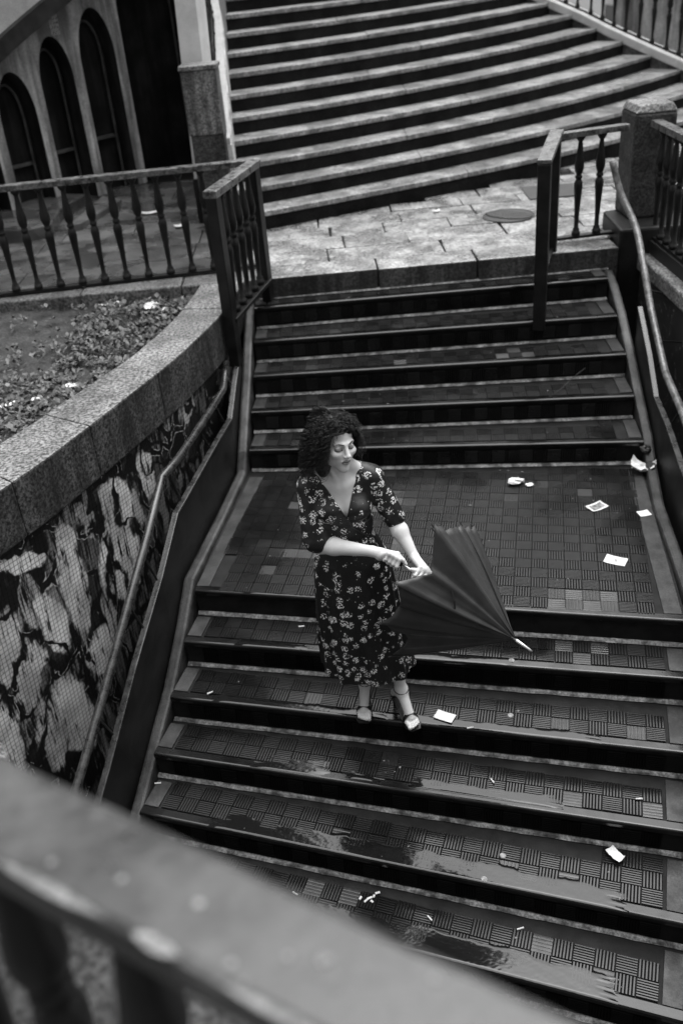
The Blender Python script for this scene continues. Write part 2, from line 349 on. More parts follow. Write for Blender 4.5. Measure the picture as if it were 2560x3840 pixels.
def put_tile(mb, src, loc, ang, R3=None):
    if not hasattr(mb, 'mi'): mb.mi = []
    mb.mi += src.gi
    R = Matrix.Rotation(ang, 3, 'Z') if R3 is None else R3
    mb.add([Vector(loc) + R @ Vector(v) for v in src.v], src.f)
stair = obj('stairs', MB().prism([Lk[-9], Rk[-9], (Rk[-9][0] + .5, 2.0), (2.35, 7.2), (-.6, 7.2), (-1.2, 4.0)], -3.3, -2.2), 'bed', kind='structure')
def frame(k):
    l, r = Vector(Lk[k]), Vector(Rk[k]); t_ = (r - l).normalized(); return l, t_, Vector((-t_.y, t_.x)), (r - l).length
n_single = 0
for k in range(5, -10, -1):
    if k == 0: continue
    z = k * H; l, t_, n_, w = frame(k)
    bl = Vector(Lk[k + 1] if k != 0 else Lk[1]); br = Vector(Rk[k + 1])
    if k == -1: bl, br = Vector(Lk[0]), Vector(Rk[0])
    back = [tuple(br + n_ * .06), tuple(bl + n_ * .06)]
    st = obj('step', MB().prism([tuple(l + n_ * .012), tuple(l + t_ * w + n_ * .012)] + back, z - (.5 if k > -9 else 1.0), z - .006), 'bed', stair)
    # nosing: thin overhanging edge with a rounded front
    nb = MB(); prof = [(.052, 0), (.013, 0), (.0075, -.0015), (.003, -.005), (.0005, -.0105), (0, -.016), (.002, -.034), (.012, -.042), (.052, -.042)]
    pts = []
    for e in (0, 1):
        base = l + t_ * (w * e)
        pts += [(base.x + n_.x * a, base.y + n_.y * a, z + b_) for a, b_ in prof]
    m_ = len(prof); nb.add(pts, [(i, i + 1, m_ + i + 1, m_ + i) for i in range(m_ - 1)] + [tuple(range(m_)), tuple(range(m_, 2 * m_))[::-1]])
    obj('nosing', nb, 'nosing', st, smooth=False)
    # cement fillet where the riser above meets this tread
    ul = Vector(Lk[k + 1]); ur = Vector(Rk[k + 1])
    if k == 5: ul, ur = Vector((-.5, 7.215)), Vector((2.28, 7.215))
    ut = (ur - ul).normalized(); un = Vector((-ut.y, ut.x)); fb = MB(); N = 40; pf = [(-.013, .001), (-.008, .006), (-.002, .012), (.009, .016)]
    rows = []
    for i in range(N + 1):
        q = ul + (ur - ul) * (i / N); jj = 1 + .25 * math.sin(i * 1.7 + k) * random.random()
        rows += [(q.x + un.x * a * jj, q.y + un.y * a * jj, z + b_) for a, b_ in pf]
    fb.add(rows, [(i * 4 + j, (i + 1) * 4 + j, (i + 1) * 4 + j + 1, i * 4 + j + 1) for i in range(N) for j in range(3)])
    obj('fillet', fb, 'fillet', st, smooth=True)
    # end border slabs
    for e in (0, 1):
        q = l + t_ * ((.04 + .006) if e == 0 else w - .046)
        dep = (bl - l).dot(n_) if e == 0 else (br - (l + t_ * w)).dot(n_)
        obj('border_slab', MB().box((q.x + n_.x * (.055 + (dep - .09) / 2), q.y + n_.y * (.055 + (dep - .09) / 2), z - .001), (.042, max(.05, (dep - .09) / 2), .006), math.atan2(t_.y, t_.x)), 'border', st)
    ncol = int((w - .18) / TS); ang = math.atan2(t_.y, t_.x); joined = MB(); js = MB(); jd = MB()
    for j in range(3):
        for i in range(ncol):
            u = .10 + (i + .5) * TS; a = .058 + (j + .5) * TS
            q = l + t_ * u + n_ * a
            dep = (bl - l).dot(n_) * (1 - u / w) + (br - (l + t_ * w)).dot(n_) * (u / w)
            if a + TS * .5 > dep - .018: continue
            rot = ang + (math.pi / 2 if (i + j) % 2 else 0); rot += random.uniform(-.006, .006)
            loc = (q.x, q.y, z - .006 + random.uniform(-.0005, .0005))
            smooth = random.random() < .06
            if -6 <= k < 0 and j < 2: inst('tile', SM if smooth else (TV if (i + j) % 2 else TM), loc, rot, st); n_single += 1
            elif k > 0: put_tile(js if smooth else (jd if (i + j) % 2 else joined), SMB if smooth else (TVB if (i + j) % 2 else TMB), loc, rot)
            else: put_tile(jd if (i + j) % 2 else joined, TVB if (i + j) % 2 else TMB, loc, rot)
    if joined.v: obj('tread_tile', joined, 'tile', st, kind='stuff')
    if jd.v: obj('dark_tread_tile', jd, 'tile_dark', st, kind='stuff')
    if js.v: obj('worn_tread_tile', js, 'tile_worn', st, kind='stuff')
    # riser tiles under this nosing (ribbed, alternating)
    rt = MB(); A = (H - .05 - .042 - .01)
    for i in range(ncol):
        q = l + t_ * (.10 + (i + .5) * TS) + n_ * .0125
        R = Matrix(((t_.x, 0, -n_.x), (t_.y, 0, -n_.y), (0, 1, 0)))
        if (i + k) % 2: R = R @ Matrix.Rotation(math.pi / 2, 3, 'Z')
        if k > 0:
            o = inst('riser_tile', TV if (i + k) % 2 else TM, (q.x, q.y, z - .094), 0, st); o.rotation_euler = R.to_euler()
        else: put_tile(rt, TMB, (q.x, q.y, z - .094), 0, R)
    if rt.v: rt.mi = [1] * len(rt.f); obj('riser_tile', rt, 'bed', st, kind='stuff')  # dark all over: shade of the lower risers put into the colour
# landing
l, t_, n_, w = frame(0)
land = obj('landing', MB().prism([tuple(l + n_ * .012), tuple(l + t_ * w + n_ * .012), (Rk[1][0] + .02, Rk[1][1] + .06), (Lk[1][0] - .04, Lk[1][1] + .06)], -.45, -.006), 'bed', kind='structure')
nb = MB(); pts = []
for e in (0, 1):
    base = l + t_ * (w * e); pts += [(base.x + n_.x * a, base.y + n_.y * a, b_) for a, b_ in prof]
nb.add(pts, [(i, i + 1, m_ + i + 1, m_ + i) for i in range(m_ - 1)] + [tuple(range(m_)), tuple(range(m_, 2 * m_))[::-1]])
obj('nosing', nb, 'nosing', land)
ul, ur = Vector(Lk[1]), Vector(Rk[1]); ut = (ur - ul).normalized(); un = Vector((-ut.y, ut.x)); fb = MB(); rows = []
for i in range(61):
    q = ul + (ur - ul) * (i / 60); jj = 1 + .3 * random.random()
    rows += [(q.x + un.x * (a - .0), q.y + un.y * a * jj, b_) for a, b_ in pf]
fb.add(rows, [(i * 4 + j, (i + 1) * 4 + j, (i + 1) * 4 + j + 1, i * 4 + j + 1) for i in range(60) for j in range(3)])
obj('fillet', fb, 'fillet', land, smooth=True)
th = math.radians(-13.4); gx = Vector((math.cos(th), math.sin(th))); gy = Vector((-gx.y, gx.x)); G0 = Vector((1.269, 4.006)) 
joined = MB(); js = MB(); jd = MB()
def left_x(y): return Lk[0][0] + (-.642 - Lk[0][0]) * (y - 4.518) / (5.912 - 4.518)
def right_x(y): return Rk[0][0] + (2.074 - Rk[0][0]) * (y - 3.838) / (5.517 - 3.838)
for j in range(18):
    for i in range(-24, 7):
        q = G0 + gx * ((i + .5) * TS) + gy * ((j + .5) * TS)
        dback = un.dot(ul - q)
        if dback < .075: continue
        if q.x < left_x(q.y) + .10 + .02 or q.x > right_x(q.y) - .105: continue
        rot = th + (math.pi / 2 if (i + j) % 2 else 0) + random.uniform(-.006, .006)
        loc = (q.x, q.y, -.006 + random.uniform(-.0005, .0005)); smooth = random.random() < .03 or (j < 2 and -3 < i < 2) or (3 <= j <= 12 and -20 <= i < -10 and random.random() < .12)
        if j < 11: inst('tile', SM if smooth else (TV if (i + j) % 2 else TM), loc, rot, land)
        else: put_tile(js if smooth else (jd if (i + j) % 2 else joined), SMB if smooth else (TVB if (i + j) % 2 else TMB), loc, rot)
obj('dark_far_tile', jd, 'tile_dark', land, kind='stuff')
obj('far_tile', joined, 'tile', land, kind='stuff'); obj('worn_far_tile', js, 'tile_worn', land, kind='stuff')
obj('border_slab', MB().prism([(Lk[0][0] + .01, Lk[0][1] + .045), (Lk[0][0] + .085, Lk[0][1] + .03), (-.642 + .105, 5.84), (-.642 + .01, 5.86)], -.004, .002), 'border', land)
obj('border_slab', MB().prism([(Rk[0][0] - .095, Rk[0][1] + .08), (Rk[0][0] - .005, Rk[0][1] + .06), (2.06, 5.46), (1.965, 5.48)], -.004, .002), 'border', land)
# puddles on the lower treads (flat water over the ribs)
def puddle(k, spans):
    z = k * H; l, t_, n_, w = frame(k)
    for (u0, u1, a0, a1, sd_) in spans:
        r_ = random.Random(sd_); NU, NV = int((u1 - u0) / .008), int((a1 - a0 + .04) / .006)
        ph = [(r_.uniform(3, 60), r_.uniform(0, 6.28)) for _ in range(9)]
        wob = lambda x: sum(math.sin(f * x + p_) / (4 + f ** .8) for f, p_ in ph)
        hs = np.zeros((NV + 1, NU + 1)); mb = MB()
        for j in range(NV + 1):
            for i in range(NU + 1):
                u = u0 + (u1 - u0) * i / NU; a = a0 + (a1 - a0 + .04) * j / NV
                edge = min((u - u0) * .35 + .03 * wob(a * 11), (u1 - u) * .35 + .03 * wob(a * 13 + 5), (a1 + .035 * wob(u * 1.0) + .018 * wob(u * 4.1 + 2)) - a, (a - a0) * 3 + .01)
                hs[j, i] = .0047 - .0062 * max(0, 1 - max(edge, -.02) / .034) ** 1.5 + .0006 * wob(u * 9 + a * 31) + r_.uniform(-.00025, .00025)
                q = l + t_ * u + n_ * a; mb.v.append((q.x, q.y, z + hs[j, i]))
        for j in range(NV):
            for i in range(NU):
                if max(hs[j, i], hs[j + 1, i], hs[j, i + 1], hs[j + 1, i + 1]) > -.0005: mb.f.append((j * (NU + 1) + i, j * (NU + 1) + i + 1, (j + 1) * (NU + 1) + i + 1, (j + 1) * (NU + 1) + i))
        obj('puddle', mb, 'water', kind='structure', smooth=True)
puddle(-1, [(.3, .74, .004, .06, 2), (1.0, 1.9, .004, .07, 3)])
puddle(-2, [(.25, 1.25, .004, .075, 5), (1.33, 2.35, .004, .085, 6)])
puddle(-3, [(.55, 1.0, .01, .13, 7), (1.05, 1.30, .03, .11, 8), (1.38, 2.2, .03, .12, 9)])
puddle(-4, [(.40, 2.52, .003, .13, 13)])
puddle(-5, [(.40, 2.50, .003, .15, 16)])
puddle(-6, [(.4, 2.55, .003, .15, 17)])
puddle(0, [(.3, .95, .004, .05, 21)])
# ------------------------------------------------------------------ stringer strips, parapet plates, pipes
LS = [(-.572, 7.2, .86), (-.597, 6.801, .70), (-.617, 6.48, .515), (-.647, 6.202, .33), (-.672, 5.96, .16), (-.690, 5.86, .045), (-.80, 5.30, .035), (-.945, 4.60, .035), (-1.001, 4.363, -.15), (-1.078, 4.091, -.36), (-1.152, 3.869, -.51), (-1.235, 3.60, -.69), (-1.36, 3.18, -.94), (-1.50, 2.78, -1.2), (-1.75, 2.2, -1.6)]
RS = [(2.275, 7.2, .86), (2.269, 7.0, .80), (2.245, 6.69, .68), (2.225, 6.385, .515), (2.193, 6.058, .345), (2.145, 5.642, .18), (2.118, 5.46, .07), (2.0, 4.95, .05), (1.83, 3.83, .04), (1.74, 3.55, -.15), (1.64, 3.2, -.33), (1.55, 2.9, -.5), (1.45, 2.55, -.68), (1.33, 2.2, -.86), (1.1, 1.7, -1.15)]
obj('stair_stringer', MB().sweep(LS, -.035, .035, -.5, 0), 'strip', bevel=.018, kind='structure')
obj('stair_stringer', MB().sweep(RS, -.035, .035, -.5, 0), 'strip', bevel=.018, kind='structure')
LPl = [(-.655, 6.52, .68), (-.694, 6.226, .533), (-.724, 5.964, .41), (-.797, 5.60, .415), (-.949, 4.835, .41), (-.972, 4.719, .412), (-1.055, 4.355, .216), (-1.189, 3.914, -.047), (-1.326, 3.484, -.36), (-1.49, 3.0, -.70), (-1.8, 2.3, -1.2)]
RPl = [(2.273, 6.40, .81), (2.24, 6.025, .595), (2.204, 5.721, .406), (2.153, 5.344, .388), (2.051, 4.777, .37), (1.9, 3.9, .36), (1.72, 3.3, .0), (1.5, 2.6, -.4), (1.3, 1.9, -.8)]
tL = thing('stair_parapet', 'dark metal plate parapet running down beside the graffiti wall', 'parapet', (-.95, 4.8, 0), 'metal plate parapets of the stairs')
obj('plate', MB().sweep(LPl, -.006, .006, -.62, 0), 'plate', tL); obj('edge_bar', MB().sweep(LPl, -.022, .016, 0, .016), 'pipe_dark', tL, bevel=.005)
tR = thing('stair_parapet', 'scratched dark plate parapet on the far right of the stairs, torn paper at its foot', 'parapet', (2.15, 5.3, 0), 'metal plate parapets of the stairs')
obj('plate', MB().sweep(RPl, -.006, .006, -.62, 0), 'plate', tR); obj('edge_bar', MB().sweep(RPl, -.016, .022, 0, .016), 'pipe_dark', tR, bevel=.005)
LPi = [(-.738, 6.383, .68), (-.750, 6.277, .625), (-.762, 6.152, .572), (-.822, 5.796, .582), (-.902, 5.39, .591), (-.965, 5.08, .60), (-1.024, 4.769, .640), (-1.091, 4.453, .467), (-1.175, 4.15, .285), (-1.257, 3.901, .099), (-1.326, 3.694, -.051), (-1.424, 3.383, -.26), (-1.6, 2.95, -.6), (-1.8, 2.5, -.95)]
tp = thing('handrail', 'round pipe handrail between the left parapet plate and graffiti wall', 'handrail', (-1.02, 4.77, 0), 'pipe handrails of the stairs')
obj('pipe', MB().tube(LPi, .024, 12), 'pipe_dark', tp, smooth=True)
for (a, b_) in (((-.742, 6.3, .60), (-.69, 6.25, .50)), ((-.80, 5.9, .555), (-.735, 5.9, .36)), ((-.875, 5.5, .56), (-.81, 5.53, .38)), ((-1.0, 4.9, .60), (-.945, 4.86, .38)), ((-1.12, 4.35, .38), (-1.06, 4.34, .18)), ((-1.19, 4.1, .22), (-1.13, 4.1, .03)), ((-1.35, 3.62, -.12), (-1.28, 3.63, -.29))):
    obj('bracket', MB().tube([a, b_], .007, 6), 'iron', tp)
RPi = [(2.303, 7.38, 1.645), (2.36, 7.30, 1.42), (2.425, 7.07, 1.205), (2.395, 6.70, .965), (2.381, 6.48, .79), (2.345, 6.05, .55), (2.318, 5.86, .50), (2.25, 5.33, .45), (2.1, 4.6, .42), (1.95, 3.8, .40), (1.75, 3.2, .08), (1.55, 2.55, -.33), (1.38, 1.95, -.72)]
tp = thing('handrail', 'pale worn pipe handrail dropping past the rough granite pillar', 'handrail', (2.4, 6.7, .3), 'pipe handrails of the stairs')
obj('pipe', MB().tube(smooth_path(RPi, 4), .026, 12), 'pipe', tp, smooth=True)
for (a, b_) in (((2.39, 6.6, .87), (2.53, 6.6, .83)), ((2.36, 6.2, .63), (2.53, 6.2, .6)), ((2.345, 6.05, .53), (2.245, 6.05, .42)), ((2.3, 5.7, .46), (2.53, 5.75, .44)), ((2.27, 5.45, .44), (2.17, 5.45, .25)), ((2.2, 5.1, .42), (2.5, 5.2, .4))):
    obj('bracket', MB().tube([a, b_], .007, 6), 'iron', tp)
# ------------------------------------------------------------------ plaza
plaza = obj('plaza', MB().prism([(-9, 7.35), (6.5, 7.35), (6.5, 22), (-9, 22)], .2, PZ - .035), 'bed', kind='structure')
# curb stones along the head of the stairs and the bed
xs = [-4.6, -3.55, -2.65, -1.9, -1.1, -.42, .452, 1.24, 2.36]
for i in range(len(xs) - 1):
    x0, x1 = xs[i] + .004, xs[i + 1] - .004; dz = random.uniform(-.004, .003)
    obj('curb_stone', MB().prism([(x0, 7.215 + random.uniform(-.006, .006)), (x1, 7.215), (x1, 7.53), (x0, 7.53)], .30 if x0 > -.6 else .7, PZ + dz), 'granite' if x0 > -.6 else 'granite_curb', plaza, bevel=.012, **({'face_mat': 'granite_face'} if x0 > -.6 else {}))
# granite flags behind the curb, broken bond
def base_y(x): xx = x - 1.5; k = -5; return 11.2368 + .4419 * k + .0096 * 25 + (.7056 + .053 * k) * xx + (.0704 + .0091 * k) * xx * xx + (.0025 - .0004 * k) * xx ** 3
y = 7.535; row = 0
while y < 11.4:
    d = random.choice((.30, .34, .38, .27)); x = -.85 + random.uniform(0, .4) if y < 8.8 else -1.3 + random.uniform(0, .3)
    while x < 4.6:
        wd = random.uniform(.45, .95); x1 = min(x + wd, 4.8)
        if y < base_y(max(min((x + x1) / 2, 4), -.8)) + .25:
            g_ = .006; dz = random.uniform(-.007, .003); j = lambda: random.uniform(-.012, .012)
            obj('paving_slab', MB().prism([(x + g_ + j() * .3, y + g_), (x1 - g_ + j() * .3, y + g_ + j() * .3), (x1 - g_ + j(), y + d - g_), (x + g_ + j(), y + d - g_ + j() * .3)], PZ - .05, PZ + dz), 'granite', plaza, bevel=.006)
        x = x1
    y += d; row += 1
# darker court flags in front of the arches
y = 7.535; 
while y < 11.2:
    d = .48; x = -4.4 + random.uniform(0, .5)
    while x < -.9:
        wd = random.uniform(.6, 1.0); x1 = min(x + wd, -.88)
        if x1 - x > .05: obj('court_slab', MB().prism([(x + .005, y + .005), (x1 - .005, y + .005), (x1 - .005, y + d - .005), (x + .005, y + d - .005)], PZ - .05, PZ + random.uniform(-.012, -.004)), 'floor', plaza, bevel=.005)
        x = x1
    y += d
obj('low_step', MB().prism([(-2.75, 9.1), (-2.55, 9.25), (-2.6, 9.9), (-2.45, 10.5), (-3.3, 10.9), (-3.6, 9.3)], PZ - .05, PZ + .11), 'floor', plaza, bevel=.012)
obj('low_step', MB().prism([(-2.42, 9.35), (-2.3, 9.4), (-2.05, 10.35), (-2.3, 10.6)], PZ - .05, PZ + .06), 'floor', plaza, bevel=.012)
mh = thing('manhole_cover', 'round ribbed cast iron manhole cover set in the granite paving', 'manhole cover', (1.735, 8.47, PZ))
obj('rim', MB().lathe([(.235, 0), (.235, .006), (.218, .006), (.218, 0)], (1.735, 8.47, PZ), 40), 'manhole', mh)
obj('lid', MB().lathe([(.214, -.01), (.214, .005), (.0, .005)], (1.735, 8.47, PZ), 40), 'manhole', mh)
rb = MB()
for i in range(-8, 9):
    x = i * .024; hh = math.sqrt(max(.0, .2 ** 2 - x * x))
    if hh > .02: rb.box((1.735 + x * .8, 8.47, PZ + .008), (.007, hh, .004), .5)
obj('grip_rib', rb, 'manhole', mh)
tag(obj('access_plate', MB().prism([(2.04, 8.98), (2.46, 8.98), (2.58, 9.47), (2.06, 9.51)], PZ - .02, PZ + .007), 'patch'), 'dark square access plate in the paving beyond the manhole', 'access plate')
# ------------------------------------------------------------------ grand staircase
def gy_(k, x):
    kk = k - 5; xx = x - 1.5
    return 11.2368 + .4419 * kk + .0096 * kk * kk + (.7056 + .053 * kk) * xx + (.0704 + .0091 * kk) * xx * xx + (.0025 - .0004 * kk) * xx ** 3
def rx_(k):   # right end of step k on the straight flank wall
    lo, hi = 1.0, 6.5
    f = lambda x: gy_(k, x) - (13.28 - 1.2095 * (x - 4.93))
    for _ in range(40):
        mid = (lo + hi) / 2
        if f(mid) > 0: hi = mid
        else: lo = mid
    return lo
grand = obj('grand_staircase', MB().prism([(-.7, 9.3), (3, 11.5), (4.5, 14), (3, 16.5), (-.8, 13)], .4, PZ + .1), 'granite_riser_shade', kind='structure')
for k in range(1, 17):
    z = PZ + k * HG; xl = -.70 - .012 * k; xr = rx_(k); N = 36
    def pline(kk, dy): return [(xl + (xr - xl) * i / N, gy_(kk, xl + (xr - xl) * i / N) + dy) for i in range(N + 1)]
    front = pline(k, 0); back = [(x_, max(y_ + .25, gy_(k + 1, x_) + .1)) for x_, y_ in front]
    st = obj('step', MB().prism(front + back[::-1], z - .30, z - .004), 'granite_riser_shade', grand)
    # tread of separate granite blocks with a slight overhang
    cuts = [0]
    while cuts[-1] < N: cuts.append(min(N, cuts[-1] + random.choice((11, 13, 15, 17))))
    if cuts[-1] - cuts[-2] < 5 and len(cuts) > 2: cuts.pop(-2)
    for a, b_ in zip(cuts, cuts[1:]):
        fr = [(x_ + (.003 if i == 0 else -.003 if i == b_ - a else 0), y_ - .014) for i, (x_, y_) in enumerate(front[a:b_ + 1])]
        bk = [(x_, y_ + .0) for x_, y_ in back[a:b_ + 1]]
        dz = random.uniform(-.003, .003)
        obj('tread_block', MB().prism(fr + bk[::-1], z - .045, z + dz), 'step_granite', st, bevel=.006)
LC = [(-.745, 9.0, 1.80), (-.765, 9.6, 2.07), (-.80, 10.2, 2.30), (-.825, 11.0, 2.64), (-.88, 11.5, 2.83), (-1.0, 12.6, 3.3), (-1.2, 14, 3.9)]
tl = thing('stair_side_wall', 'narrow pale coping wall along the left ends of the grand steps', 'wall', (-.78, 10, PZ))
obj('wall', MB().sweep(LC, -.045, .045, -1.6, -.06), 'arch_wall', tl); obj('coping', MB().sweep(LC, -.038, .048, -.06, 0), 'parapet', tl, bevel=.008)
BEAM = [(5.75, 12.30, 1.13), (4.97, 13.23, 1.60), (4.66, 13.60, 1.76), (4.27, 14.08, 1.97), (3.97, 14.44, 2.15), (3.57, 14.92, 2.36), (2.9, 15.7, 2.75), (2.2, 16.5, 3.15)]
tb = thing('stair_balustrade', 'sloping balustrade with pale base along the right edge of the grand steps', 'balustrade', (4.6, 13.7, PZ))
obj('flank_wall', MB().sweep(BEAM, -.16, .03, -2.2, -.10), 'granite_curb', tb); obj('base_beam', MB().sweep(BEAM, -.20, .06, -.10, .01), 'white', tb, bevel=.012)
# ------------------------------------------------------------------ balusters
BP = [(.034, 0), (.034, .03), (.026, .034), (.027, .05), (.018, .062), (.018, .12), (.022, .22), (.029, .32), (.034, .375), (.033, .40), (.024, .425), (.019, .432), (.028, .44), (.028, .456), (.019, .465), (.030, .485), (.037, .515), (.036, .545), (.028, .60), (.021, .66), (.017, .70), (.017, .71), (.026, .715), (.026, .725), (.034, .728), (.034, .745)]
bm_ = MB().lathe(BP, (0, 0, 0), 10); BAL = bpy.data.meshes.new('baluster'); BAL.from_pydata(bm_.v, [], bm_.f); BAL.update(); BAL.materials.append(M['iron'])
for p in BAL.polygons: p.use_smooth = True
def balusters(parent, pts, sc=1.0):
    for p in pts:
        o = inst('baluster', BAL, p, random.uniform(0, 3), parent); o.scale = (1, 1, sc)
# upper right balustrade
sp = smooth_path([(b_[0] + .06, b_[1] + .05, b_[2]) for b_ in BEAM], 12)
acc = 0; pts = []
for a, b_ in zip(sp, sp[1:]):
    acc += (Vector((b_.x, b_.y)) - Vector((a.x, a.y))).length
    if acc > .187: acc = 0; pts.append((b_.x, b_.y, b_.z + .02))
balusters(tb, pts); obj('top_rail', MB().sweep([(p[0], p[1], p[2] + .745) for p in pts], -.045, .045, 0, .05), 'iron_top', tb)
obj('foot_bar', MB().sweep([(p[0], p[1], p[2] - .012) for p in pts], -.04, .03, 0, .014), 'iron', tb)
t2 = thing('far_balustrade', 'second dark balustrade standing further back at the top right', 'balustrade', (6.2, 14.6, 1.6))
bs = [(7.2 - i * .16, 13.3 + i * .15, 1.75 + i * .075) for i in range(16)]
balusters(t2, bs); obj('top_rail', MB().sweep([(p[0], p[1], p[2] + .745) for p in bs], -.045, .045, 0, .05), 'iron_top', t2)
obj('base_beam', MB().sweep(bs, -.12, .12, -2, 0), 'arch_wall', t2)
# long left railing
tr = thing('iron_railing', 'long black iron railing with turned balusters along the planted bed', 'railing', (-1.6, 7.5, PZ), 'black iron railings with turned balusters')
balusters(tr, [(-.85 - i * .1745, 7.50 - i * .0165, PZ + .035) for i in range(16)], 1.02)
rl = [(-3.7, 7.25, 0), (-2.42, 7.36, 0), (-.85, 7.505, 0), (-.43, 7.54, 0)]
obj('bottom_rail', MB().sweep(rl, -.03, .03, PZ + .012, PZ + .035), 'iron', tr, bevel=.004)
obj('top_rail', MB().sweep(rl, -.045, .045, PZ + .795, PZ + .84), 'iron_top', tr, bevel=.006)
obj('post', MB().box((-2.72, 7.33, 1.30), (.035, .035, .53)), 'iron', tr, bevel=.005)
# short return railing at the left of the stair head
ts = thing('iron_railing', 'short angled black railing of five balusters at the left stair head', 'railing', (-.55, 6.8, .68), 'black iron railings with turned balusters')
A_, B_ = Vector((-.672, 6.45, 0)), Vector((-.425, 7.16, 0)); dr = (B_ - A_).normalized(); an = math.atan2(dr.y, dr.x)
obj('post', MB().box((A_.x, A_.y, 1.23), (.045, .04, .60), an), 'iron', ts, bevel=.006)
obj('post', MB().box((B_.x, B_.y, 1.365), (.045, .035, .50), an), 'iron', ts, bevel=.006)
obj('top_rail', MB().sweep([(A_.x - dr.x * .05, A_.y - dr.y * .05, 1.83), (B_.x + dr.x * .05, B_.y + dr.y * .05, 1.865)], -.05, .05, 0, .05), 'iron_top', ts, bevel=.006)
obj('bottom_rail', MB().sweep([(A_.x, A_.y, .985), (B_.x, B_.y, 1.04)], -.05, .05, -.03, 0), 'iron', ts, bevel=.004)
balusters(ts, [(A_.x + (B_.x - A_.x) * f, A_.y + (B_.y - A_.y) * f, .99 + .05 * f) for f in (.17, .335, .5, .665, .83)], 1.13)
# right gate railing: front post, cap, back post, plaza rail of two balusters
tg = thing('iron_railing', 'black angled railing with worn cap and tall post standing on the right of the steps', 'railing', (1.62, 6.7, .6), 'black iron railings with turned balusters')
F_, K_ = Vector((1.612, 6.665, 0)), Vector((1.835, 7.28, 0)); dr = (K_ - F_).normalized(); an = math.atan2(dr.y, dr.x)
obj('post', MB().box((F_.x, F_.y, 1.215), (.045, .045, .60), an - 1.571), 'iron', tg, bevel=.006)
obj('post', MB().box((K_.x, K_.y, 1.37), (.04, .04, .51), an - 1.571), 'iron', tg, bevel=.006)
obj('top_cap', MB().sweep([(F_.x - dr.x * .045, F_.y - dr.y * .045, 1.818), (K_.x + dr.x * .06, K_.y + dr.y * .06, 1.885)], -.05, .05, 0, .03), 'iron_top', tg, bevel=.005)
obj('side_bar', MB().sweep([(F_.x, F_.y, .95), (K_.x, K_.y, 1.03)], -.02, .02, 0, .03), 'iron', tg)
obj('top_rail', MB().sweep([(K_.x + .03, 7.40, 1.875), (2.44, 7.50, 1.885)], -.04, .04, -.045, 0), 'iron_top', tg, bevel=.005)
obj('bottom_rail', MB().sweep([(K_.x + .03, 7.46, 1.07), (2.44, 7.50, 1.08)], -.03, .03, -.022, 0), 'iron', tg)
balusters(tg, [(2.07, 7.45, 1.08), (2.24, 7.47, 1.08)], 1.01)
# right pillar, plinth, wall, balustrade
tq = thing('granite_pillar', 'rough square granite pillar with a pale top at the right stair head', 'pillar', (2.66, 7.7, 1.15))
obj('shaft', MB().prism([(2.505, 7.51), (2.83, 7.52), (2.84, 7.89), (2.50, 7.87)], 1.15, 1.94, [(2.50, 7.51), (2.83, 7.52), (2.84, 7.9), (2.50, 7.87)]), 'pillar', tq, bevel=.02)
obj('cap', MB().prism([(2.502, 7.51), (2.832, 7.52), (2.84, 7.9), (2.50, 7.87)], 1.94, 2.0, [(2.53, 7.545), (2.80, 7.55), (2.81, 7.87), (2.53, 7.85)]), 'coping', tq, bevel=.012)  # cap lighter than the shaft
obj('plinth', MB().prism([(2.36, 7.235), (2.95, 7.235), (2.95, 8.0), (2.40, 7.85)], .1, 1.15), 'stone_dark', tq, bevel=.02)
tw = thing('retaining_wall', 'right retaining wall with granite coping and chalk scrawls on its dark face', 'wall', (2.65, 5.5, 0))
WRi = [(2.53, 7.24), (2.52, 6.6), (2.515, 6.0), (2.50, 5.2), (2.46, 4.2), (2.4, 3.2), (2.3, 2.0)]
wb = MB()
for i, (x, y) in enumerate(WRi): wb.v += [(x + .015, y, -2.5), (x + .015, y, .83)]
for i in range(len(WRi) - 1): wb.f.append((2 * i, 2 * i + 2, 2 * i + 3, 2 * i + 1))
n0 = len(wb.v); wb.v += [(x + .45, y, z) for x, y in WRi for z in (-2.5, .83)]
for i in range(len(WRi) - 1): wb.f += [(n0 + 2 * i, n0 + 2 * i + 1, n0 + 2 * i + 3, n0 + 2 * i + 2), (2 * i + 1, 2 * i + 3, n0 + 2 * i + 3, n0 + 2 * i + 1)]
wbo = obj('wall', wb, None, tw)
m, t, b = new_mat('scrawled_dark_wall'); p = wpos(t)
wv = nd(t, 'ShaderNodeTexNoise'); wv.inputs['Scale'].default_value = 2.6; wv.inputs['Detail'].default_value = 1.5; wv.inputs['Distortion'].default_value = 2.5; t.links.new(p, wv.inputs['Vector'])
ln_ = ramp(t, math_(t, 'ABSOLUTE', math_(t, 'SUBTRACT', math_(t, 'FRACT', math_(t, 'MULTIPLY', wv.outputs[0], 4.0)), .5)), .030, .008)
ln_ = math_(t, 'MULTIPLY', ln_, ramp(t, noise(t, p, 30, 3), .40, .6))
setc(t, b, mixv(t, ln_, mixv(t, noise(t, p, 8), .012, .04), .30)); b.inputs['Roughness'].default_value = .6; wbo.data.materials.append(m)
obj('coping', MB().prism([(2.51, 7.235), (2.50, 6.0), (2.44, 4.2), (2.28, 2.0), (2.62, 2.0), (2.74, 4.2), (2.79, 6.0), (2.79, 7.235)][::-1], .83, .95), 'coping', tw, bevel=.015)
obj('upper_kerb', MB().prism([(2.79, 7.235), (2.79, 6.0), (2.74, 4.2), (2.62, 2.0), (2.9, 2.0), (3.0, 4.2), (3.1, 6.0), (3.1, 7.235)], .6, 1.0), 'coping', tw)
tb2 = thing('iron_railing', 'black iron railing with close balusters running toward the viewer from the granite pillar', 'railing', (2.68, 6.6, .95), 'black iron railings with turned balusters')
